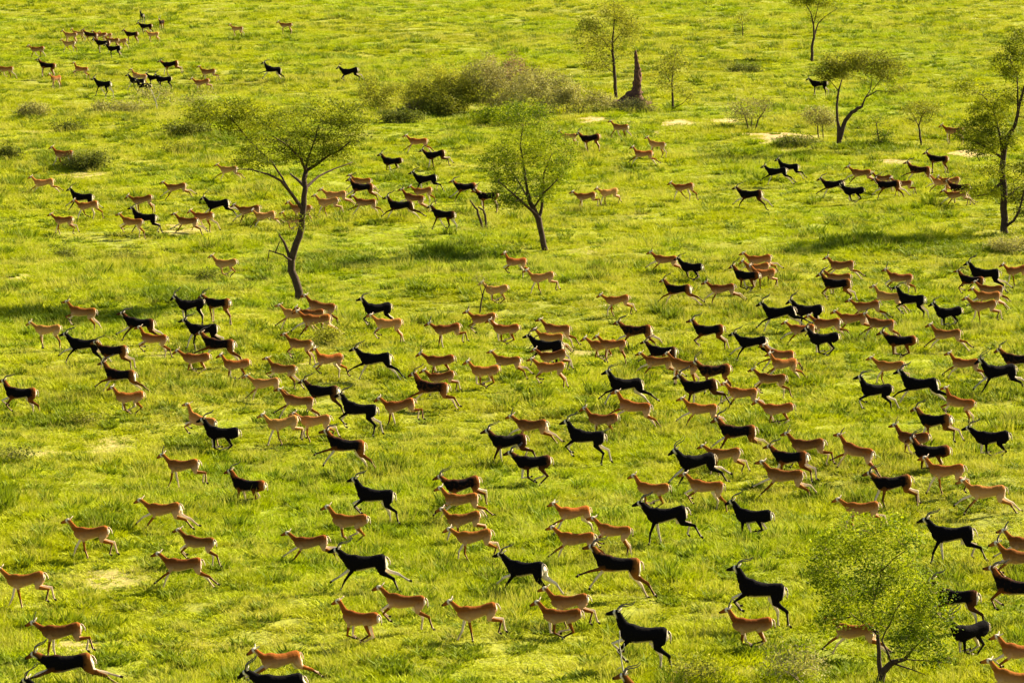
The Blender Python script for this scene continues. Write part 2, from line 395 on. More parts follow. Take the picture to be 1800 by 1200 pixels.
AC = 'acacias and small trees on the plain'
make_tree('acacia_tree', 'large flat topped acacia with wide crown and dead lower branch, left of centre', 'tree', (525, 530),
 [[(525,530,9),(519,490,8.2),(512,458,8),(520,430,7.5),(530,400,7),(534,362,6.5),(537,330,6),(538,300,5.5,.3)],
  [(512,458,5),(505,440,4),(499,425,3.4),(490,412,2)],[(512,458,3,-.3),(498,448,2.4,-.5),(473,440,2,-.8),(470,460,1.2,-.9)],[(484,444,2,-.6),(492,424,1.5,-.7)],
  [(530,365,5),(512,340,4.2,-.6),(494,318,3.4,-1.2),(470,306,2.8,-1.8),(440,298,2,-2.4),(415,298,1.4,-3)],
  [(512,340,3.6,-.6),(496,312,2.8,.2),(478,285,2.4,.6),(455,265,2,1.2),(436,245,3,2),(412,215,2.5,2.4),(395,200,1.5,2.8)],
  [(537,330,4.5),(522,315,3.5,.8),(510,305,2.2,1.4)],[(538,330,4),(560,310,3,.8),(590,296,2.2,1.5),(620,285,1.4,2)],
  [(538,300,4.5,.3),(555,290,4,.3),(580,272,3.2,.2),(598,264,2.6,0),(615,250,1.6,0)],[(538,300,4,.3),(541,280,3,.2),(552,250,2.2,0),(560,220,1.4,0)],
  [(538,300,4,.3),(528,278,3,-.5),(505,255,2.2,-1),(480,240,1.4,-1.4)],[(538,305,3,.3),(530,285,2.4,1),(525,250,1.8,1.5)]],
 [(400,195,55,26,2.5,100),(355,198,38,20,2.6,44),(455,205,50,26,2.2,70),(470,262,58,30,-.8,80),(540,255,58,38,0,110),(595,232,52,34,.3,90),
  (560,190,60,24,1.6,44),(620,205,38,28,.6,44),(500,215,50,24,.8,40),(525,385,32,22,-.3,14),(450,285,40,16,-2,28),(430,225,45,20,2,36),(600,265,30,18,.6,24)],
 m_acacia, leaf=.085, per=21, group=AC, seed=3, sprd=.21, flat=.28, twig_r=.012)
make_tree('acacia_tree', 'round crowned tree with leaning dark trunk in the middle of the picture', 'tree', (960, 440),
 [[(960,440,6.5),(953,415,6),(947,385,6.5),(938,366,5.5),(930,350,5),(926,330,3.5),(922,300,3),(918,275,2.4),(915,250,2),(920,220,1.2)],
  [(943,378,4),(925,362,3.6,-.4),(912,350,3,-.8),(895,335,2,-1.2),(875,318,1.4,-1.5)],[(947,385,4),(953,360,3.4,.2),(954,335,3,.3),(956,305,2.2,.4),(970,270,1.4,.5)],
  [(938,366,3),(955,340,2.2,-.6),(980,315,1.5,-1)],[(930,350,3),(905,310,2,.8),(885,280,1.3,1)]],
 [(925,205,50,28,0,70),(880,215,22,18,.3,14),(915,262,58,36,0,90),(965,270,50,50,.3,84),(875,290,38,36,-.5,56),(915,330,55,30,-.3,74),(970,330,30,30,.2,34),(890,355,32,14,-.6,26),(985,290,22,26,.5,16)],
 m_green, leaf=.085, per=20, group=AC, seed=5, sprd=.18, flat=.7)
make_tree('acacia_tree', 'tall dark trunked tree with drooping layered leaves at the right edge', 'tree', (1768, 412),
 [[(1768,412,8),(1766,385,7.5),(1765,350,7.5),(1762,310,7),(1764,275,6),(1768,250,5.5),(1777,232,5),(1788,205,4),(1796,170,3.5),(1808,130,2.5),(1812,90,1.5)],
  [(1768,398,4),(1782,388,3.5,-.4),(1792,370,3,-.5),(1799,340,2.6,-.6),(1808,300,1.6,-.6)],[(1764,275,5),(1759,245,3.5),(1752,215,2.8,.4),(1745,190,2,.6),(1728,168,1.6,.8),(1705,158,1.1,1)],
  [(1764,280,4),(1740,262,2.6,-.6),(1715,250,1.6,-1)],[(1762,320,4),(1740,340,2.8,-.5),(1715,345,1.8,-.8)],[(1790,205,3),(1788,130,2,.5),(1775,105,1.5,.7)],[(1765,350,4),(1790,330,2,.6),(1820,320,1.3,1)]],
 [(1705,157,32,12,1,26),(1745,172,30,20,.6,26),(1740,200,38,24,0,50),(1715,235,40,22,-.6,52),(1750,240,40,26,-.2,56),(1722,262,30,18,-.8,22),(1770,108,36,20,.6,34),(1800,80,34,34,.2,60),(1790,125,30,16,.2,26),
  (1790,165,34,30,.3,22),(1765,300,45,20,-.2,40),(1730,335,36,16,-.8,34),(1780,335,34,22,.3,34),(1820,290,30,40,0,40),(1830,200,40,50,0,60),(1805,360,20,26,0,20),(1840,350,36,30,0,30)],
 m_acacia, leaf=.10, per=20, group=AC, seed=8, sprd=.20, flat=.5)
make_tree('acacia_tree', 'slim far tree with crown cut by the top edge, right of centre', 'tree', (1428, 110),
 [[(1428,110,3.4),(1427,85,3),(1431,66,2.6),(1430,45,2),(1425,22,1.4),(1415,5,.9)],[(1431,66,2.2),(1438,42,1.5,.3),(1450,30,1.1,.4),(1472,15,.7,.8)],[(1430,45,1.4),(1436,20,1,-.4),(1440,0,.7,-.5)]],
 [(1410,2,22,10,0,34),(1440,0,24,12,0,40),(1428,-18,40,14,0,50),(1460,8,16,9,.5,10),(1432,25,14,14,0,8)],
 m_acacia, leaf=.13, per=16, group=AC, seed=9, sprd=.22)
make_tree('acacia_tree', 'forked acacia with thick curved right limb and flat crown, upper right', 'tree', (1477, 257),
 [[(1477,257,5.5),(1475,235,5),(1472,212,3.2),(1471,185,2.8),(1474,160,2.4),(1480,140,1.6,.4)],[(1476,245,5),(1486,212,4.6),(1497,198,4.2),(1508,190,4),(1515,188,3),(1521,172,1.8),(1530,158,1.4,.4),(1533,135,1,.6)],
  [(1521,172,1.8),(1541,160,1.6,-.3),(1565,161,1,-.6)],[(1474,160,1.6),(1462,145,1.1),(1450,135,.7)],[(1533,160,1.2),(1548,140,1,.2),(1558,120,.7,.4)]],
 [(1455,125,26,16,.3,44),(1485,105,40,16,.2,60),(1530,108,46,20,0,84),(1562,125,34,22,.2,56),(1500,130,34,14,.4,22),(1575,155,20,8,-.4,10),(1470,118,22,16,.2,24)],
 m_acgrey, leaf=.11, per=18, group=AC, seed=10, sprd=.22)
make_tree('tree', 'tall thin tree with hanging pale foliage beside the termite mound', 'tree', (1083, 172),
 [[(1083,172,3.8),(1080,130,3.4),(1077,95,2.8),(1078,60,2),(1080,25,1.2),(1078,5,.7)],[(1078,95,1.6),(1060,70,1.1,.3),(1040,55,.8,.5)],[(1078,75,1.4),(1098,50,1,-.3)],[(1081,130,1.4),(1064,118,1,.2),(1055,100,.7,.3)]],
 [(1035,45,24,14,.3,36),(1060,75,28,20,0,44),(1078,20,28,22,0,56),(1100,45,26,18,-.3,40),(1052,110,26,18,.3,34),(1110,55,20,10,-.4,12),(1100,85,20,24,0,14),(1025,75,20,22,.3,14)],
 m_acgrey, leaf=.12, per=16, group=AC, seed=11, sprd=.24, flat=.7)
make_tree('tree', 'small slim tree standing just right of the termite mound', 'tree', (1183, 193),
 [[(1183,193,2.6),(1182,165,2.2),(1181,145,1.8),(1183,120,1.2),(1188,95,.7)],[(1182,150,1.2),(1170,130,.8),(1160,118,.6)],[(1184,190,1.2),(1200,182,.9,-.3),(1215,165,.6,-.4)]],
 [(1168,120,20,16,0,26),(1190,105,22,22,0,28),(1178,145,26,16,0,22),(1205,165,18,14,-.3,12)],
 m_acgrey, leaf=.12, per=14, group=AC, seed=12, sprd=.24, flat=.7)
make_tree('tree', 'little pale tree with thin crooked trunk between forked tree and right edge tree', 'tree', (1619, 257),
 [[(1619,257,2.4),(1617,240,2.2),(1615,222,1.8),(1620,205,1.4),(1630,192,.8)],[(1616,225,1.3),(1607,205,.9),(1598,192,.6)]],
 [(1605,190,22,14,0,26),(1632,188,24,16,0,32),(1618,210,26,10,0,14)], m_acgrey, leaf=.10, per=16, group=AC, seed=13, sprd=.26)
make_tree('tree', 'thin leafy sapling with dark tuft at its foot, right of the forked acacia', 'tree', (1547, 258),
 [[(1547,258,2),(1543,235,1.4),(1540,215,1)],[(1547,250,1.2),(1560,235,.8)]],
 [(1541,212,14,10,0,14),(1548,238,16,12,0,16),(1548,255,16,9,-.3,30),(1566,230,10,8,.2,6)], m_green, leaf=.09, per=14, group=AC, seed=14, sprd=.22)
make_tree('tree', 'small dull grey tree with two thin stems at left foot of the forked acacia', 'tree', (1440, 245),
 [[(1440,245,1.6),(1437,225,1.2),(1440,205,.8)],[(1447,243,1.3),(1446,222,1),(1450,205,.7)]],
 [(1440,205,24,15,0,46),(1420,195,14,6,0,8),(1455,212,12,10,0,10)], m_grey, leaf=.10, per=18, group=AC, seed=15, sprd=.26)
make_tree('tree', 'pale bushy tree with three thin stems below the far slim trees', 'tree', (1320, 228),
 [[(1316,228,1.8),(1312,212,1.4),(1305,195,.9)],[(1328,228,1.8),(1333,210,1.4),(1342,198,1.2),(1348,185,.7)],[(1320,226,1.3),(1322,205,.9)]],
 [(1318,190,34,22,0,60),(1345,185,16,14,0,14),(1298,200,16,14,0,14)], m_grey, leaf=.10, per=12, group=AC, seed=16, sprd=.30)
make_tree('tree', 'tiny faint sapling alone far off near the top', 'tree', (1306, 66),
 [[(1306,66,1.2),(1305,50,.9),(1305,38,.6)]], [(1305,32,17,8,0,16),(1296,42,8,5,0,4)], m_acgrey, leaf=.12, per=9, group=AC, seed=17, sprd=.3)
make_tree('tree', 'bright leafy foreground tree with open crown at the bottom edge', 'tree', (1545, 1204),
 [[(1545,1204,10),(1549,1190,9),(1556,1176,8),(1568,1164,7),(1590,1158,5,-.3),(1605,1140,3,-.5),(1625,1120,1.6,-.7)],
  [(1549,1185,7),(1545,1160,5.5),(1544,1130,5),(1543,1115,4),(1520,1095,3.6,.3),(1500,1082,2.6,.6),(1470,1090,1.8,.9),(1450,1098,1.4,1)],
  [(1568,1165,4),(1560,1145,3.4,-.2),(1550,1125,2.6,-.3),(1556,1110,2.4,-.3),(1564,1098,2.4,-.3),(1575,1070,2.2,-.2),(1592,1048,2,0),(1615,1032,1.4,.2)],
  [(1543,1115,4),(1533,1070,3,.3),(1540,1040,2.6,.2),(1548,1010,2,0),(1552,975,1.4,0)],[(1572,1166,3),(1600,1175,2.2,-.8),(1628,1186,1.3,-1.2)],
  [(1520,1095,2.6,.3),(1500,1045,2.2,.7),(1488,1025,1.8,.9)],[(1550,1003,2.2),(1570,982,2,-.2),(1595,965,1.2,-.4)],[(1592,1048,1.6),(1620,1010,1.2,.3),(1640,1000,.8,.4)],[(1590,1158,2.4),(1625,1160,1.6,-.8),(1672,1165,1,-1)]],
 [(1450,1000,36,44,.6,80),(1475,955,42,30,.4,60),(1530,950,44,34,0,50),(1590,950,34,26,-.3,26),(1480,1050,34,40,.6,70),(1530,1020,40,44,0,76),(1590,1010,40,36,-.2,54),(1460,1090,28,24,.8,26),
  (1540,1080,40,26,0,40),(1600,1075,46,36,-.3,70),(1640,1050,30,34,-.4,34),(1610,1130,50,26,-.7,64),(1660,1090,20,28,-.6,20),(1500,920,26,16,.2,12),(1560,915,26,16,0,12),(1655,1150,26,18,-.8,18)],
 m_green, leaf=.075, per=15, group=AC, seed=18, sprd=.13, flat=.8, twig_r=.010)
make_tree('sapling', 'bare leaning sapling with thin grey twig crown below the round crowned tree', 'sapling', (843, 552),
 [[(843,552,2),(846,530,1.7),(850,512,1.4),(856,500,.8)],[(848,520,1.1),(843,500,.8),(836,485,.5)]],
 [(845,490,18,12,0,34),(866,495,12,8,.2,10)], m_grey, leaf=.05, per=4, seed=19, sprd=.16, twig_r=.007)

SH = 'shrubs scattered over the plain'
def shrub(name, label, px, py, rx, ry, m, cnt=60, leaf=.10, per=16, seed=1, sp=.20, extra=()):
    # px,py = centre of the foliage, its foot is at py+ry*.8
    q = random.Random(seed); k = 4 + int(rx/12)
    bl = []
    for i in range(k):
        f = (i+.5)/k*2-1; rr_ = q.uniform(.38, .6); wy = math.sqrt(max(0, 1-f*f))
        bl.append((px+f*rx*.92, py+ry*(.25-q.uniform(0, .75)*wy), rx*rr_*.8, ry*q.uniform(.35, .85), q.uniform(-.5, .5)*rx/30, max(4, int(cnt/k))))
    bl += [(px+a, py+b_, c_, d_, e_, f_) for a, b_, c_, d_, e_, f_ in extra]
    return make_tree(name, label, 'shrub', (px, py+ry*.85), [], bl, m, bark=m_twig, leaf=leaf*1.1, per=per*1.7, group=SH, seed=seed, sprd=sp, flat=.8, twig_r=.010)
shrub('shrub', 'pale green shrub at the left end of the large thicket', 670,162,38,36,m_acgrey,120,seed=21,per=14)
shrub('shrub', 'biggest dark olive shrub of the thicket with deep shade under it', 772,160,62,50,m_acgrey,300,seed=22,per=22,extra=((10,28,38,20,-1,60),))
shrub('shrub', 'low dark shrub in front left of the biggest thicket shrub', 705,206,34,12,m_dkshrub,70,seed=23,per=20)
shrub('shrub', 'grey green shrub in the middle of the thicket', 850,152,58,50,m_grey,240,seed=24,per=16,extra=((20,20,30,24,-.8,40),))
shrub('shrub', 'tall pinkish dry shrub at the top of the thicket', 905,138,52,46,m_pink,200,seed=25,per=14)
shrub('shrub', 'grey twiggy shrub forming the right slope of the thicket', 955,158,56,44,m_grey,220,seed=26,per=16)
shrub('shrub', 'low grey shrub at the right end of the thicket near the mound', 1020,178,56,26,m_grey,150,seed=27,per=16)
shrub('shrub', 'brownish low shrub under the left side of the biggest thicket shrub', 735,188,22,14,m_pink,50,seed=28,per=14)
shrub('shrub', 'yellow green bush in front of the thicket, touching the round crown', 880,200,45,22,m_green,110,seed=29,per=16)
shrub('shrub', 'pale shrub growing on the front of the termite mound', 1118,186,30,15,m_grey,70,seed=30,per=12)
shrub('shrub', 'grey shrub far left, above the grassy hollow', 58,192,24,15,m_grey,70,seed=31,per=14)
shrub('shrub', 'wide low brown shrub below the far black trotting male', 205,188,40,14,m_grey,80,seed=32,per=12)
shrub('shrub', 'low dark olive shrub, third from the left far side', 125,226,24,9,m_dkshrub,50,seed=33,per=14)
shrub('shrub', 'round dark bush with an antelope behind it, left', 146,283,34,19,m_dkshrub,120,seed=34,per=20,leaf=.09)
shrub('shrub', 'small dark bush at the left edge beside bright grass', 16,270,17,10,m_dkshrub,50,seed=35,per=16)
shrub('shrub', 'grey brush below the pair hidden at far left of centre', 268,172,42,26,m_grey,90,seed=36,per=7)
shrub('shrub', 'dim shrub behind the left tip of the big acacia crown', 330,225,36,14,m_dkshrub,80,seed=37,per=16)
shrub('shrub', 'low olive shrub under the left tip of the big acacia crown', 320,262,28,8,m_acgrey,50,seed=38,per=14)
shrub('shrub', 'dark green bush in the meadow, upper right far off', 1308,122,28,6,m_dkshrub,60,seed=39,per=16)
shrub('shrub', 'dark bush at foot of the forked acacia, left side', 1405,250,34,9,m_dkshrub,60,seed=40,per=16)
shrub('shrub', 'grey shrub around the foot of the right edge tree', 1775,432,36,14,m_grey,90,seed=41,per=14,leaf=.08)
shrub('shrub', 'pale airy grass bush in front of the does at the acacia foot', 578,588,22,20,m_acgrey,60,seed=46,per=10,leaf=.07,sp=.18)
shrub('shrub', 'small dark tuft alone in open grass, far left middle', 114,445,14,7,m_dkshrub,36,seed=47,per=14,leaf=.07)
shrub('shrub', 'small dark tuft right of another one, left middle', 222,452,22,6,m_dkshrub,40,seed=48,per=14,leaf=.07)
shrub('shrub', 'small dark tuft below the lone bunched tan doe', 366,486,15,6,m_dkshrub,34,seed=49,per=12,leaf=.07)
shrub('shrub', 'greyish twiggy bush left of the foreground tree at the bottom', 1398,1165,46,40,m_grey,70,seed=50,per=10,leaf=.06,sp=.2)
shrub('shrub', 'pale round grass bush at the bottom edge right of centre', 1215,1185,44,26,m_acgrey,50,seed=51,per=12,leaf=.06,sp=.18)
shrub('shrub', 'small grey bush on the green slope below the bunched chestnut doe, left', 150,735,24,10,m_acgrey,40,seed=52,per=10,leaf=.07,sp=.2)
shrub('shrub', 'dark low herb at the left edge, middle height', 20,800,34,14,m_dkshrub,50,seed=53,per=9,leaf=.07,sp=.2)
shrub('shrub', 'dull brush behind the large brush at far left of centre', 350,175,26,14,m_grey,40,seed=54,per=8)

# dead wood
def woody(name, label, cat, base_px, lines, m):
    b = ground(*base_px); S = scl(b.y); g = Geo(); r = np.random.default_rng(len(label))
    for L in lines:
        pts, rd = [], []
        for i in range(len(L)-1):
            for t in (0, .5):
                q0, q1 = L[i], L[i+1]; pts.append(at(q0[0]*(1-t)+q1[0]*t, q0[1]*(1-t)+q1[1]*t, b.y+(q0[3] if len(q0) > 3 else 0)) - b + Vector(r.normal(0, .01, 3))); rd.append((q0[2]*(1-t)+q1[2]*t)/S)
        q = L[-1]; pts.append(at(q[0], q[1], b.y+(q[3] if len(q) > 3 else 0)) - b); rd.append(q[2]/S)
        pts[0].z -= .05 if L[0][1] >= base_px[1]-3 else 0
        g.tube(pts, rd, 7)
    o = mesh_obj(name, g.v, g.f, m); o.location = b; tag(o, label, cat); return o
woody('dead_stump', 'dark forked dead stem left of the round crowned tree', 'dead tree', (850, 403),
 [[(848,403,2.4),(846,392,2.4),(841,380,2.2),(839,370,2),(832,360,1.6),(826,352,1)],[(855,405,2.2),(854,392,2),(853,378,2),(849,370,1.8),(840,364,1.2)]], m_bark)
woody('dead_branch', 'thin pale upright dead twig in front of the biggest black male', 'dead branch', (1098, 1202),
 [[(1103,1203,1.6),(1098,1185,1.6),(1093,1170,1.4),(1091,1150,1.2),(1089,1130,1),(1089,1108,.8)],[(1092,1172,1),(1084,1176,.6)],[(1091,1148,.9),(1096,1140,.6),(1097,1130,.5)],[(1090,1148,.8),(1084,1140,.5)]], m_dead)
woody('dead_branch', 'pale dry stick rising from the far left brush', 'dead branch', (276, 195),
 [[(277,196,1),(274,180,.9),(270,168,.8),(266,158,.5)],[(273,178,.7),(281,165,.4)]], m_dead)
woody('fallen_log', 'dark fallen log lying at left foot of the termite mound', 'log', (1082, 190),
 [[(1066,184,2.6),(1080,184,3.4),(1093,182,3.6),(1106,174,3)],[(1070,190,1.5,-.3),(1082,192,2.2,-.3),(1092,190,1.6,-.3)]], m_bark)
# termite mound: irregular tapering spire
b = ground(1118, 190); S = scl(b.y); prof = [(0,40,-20),(6,31,-16),(13,23,-10),(22,14,-4),(33,7.6,1),(45,6.6,2),(56,6.6,3),(66,5.2,2),(76,3.6,1),(86,3.0,0),(95,2.5,-1),(101,1.2,-1)]
vs, fs = [], []; K = 22; rr = np.random.default_rng(4)
for i in range(len(prof)*3-2):
    f = i/3; a_ = int(f); t = f-a_; p0 = prof[a_]; p1 = prof[min(a_+1, len(prof)-1)]
    h_, rad, off = [p0[j]*(1-t)+p1[j]*t for j in range(3)]
    for j in range(K):
        an = 6.2832*j/K; q = rad/S*(1 + .22*math.sin(3*an+i*.35) * (1 if h_ < 80 else .4) + rr.normal(0, .17) + (.35 if (i*7+j*3) % 11 == 0 else 0)) * (1.0+.7*max(0, math.cos(an+math.pi))*max(0, 1-h_/26))
        vs.append((off/S+q*math.cos(an), q*math.sin(an)*.8, h_/S-.05 + rr.normal(0, .05)))
for i in range(len(prof)*3-3):
    for j in range(K): fs.append((i*K+j, i*K+(j+1) % K, (i+1)*K+(j+1) % K, (i+1)*K+j))
fs.append(tuple((len(prof)*3-3)*K+j for j in range(K)))
tm = mesh_obj('termite_mound', vs, fs, m_mound); tm.location = b; tag(tm, 'reddish brown termite mound with tall narrow spire beside thin tree', 'termite mound')

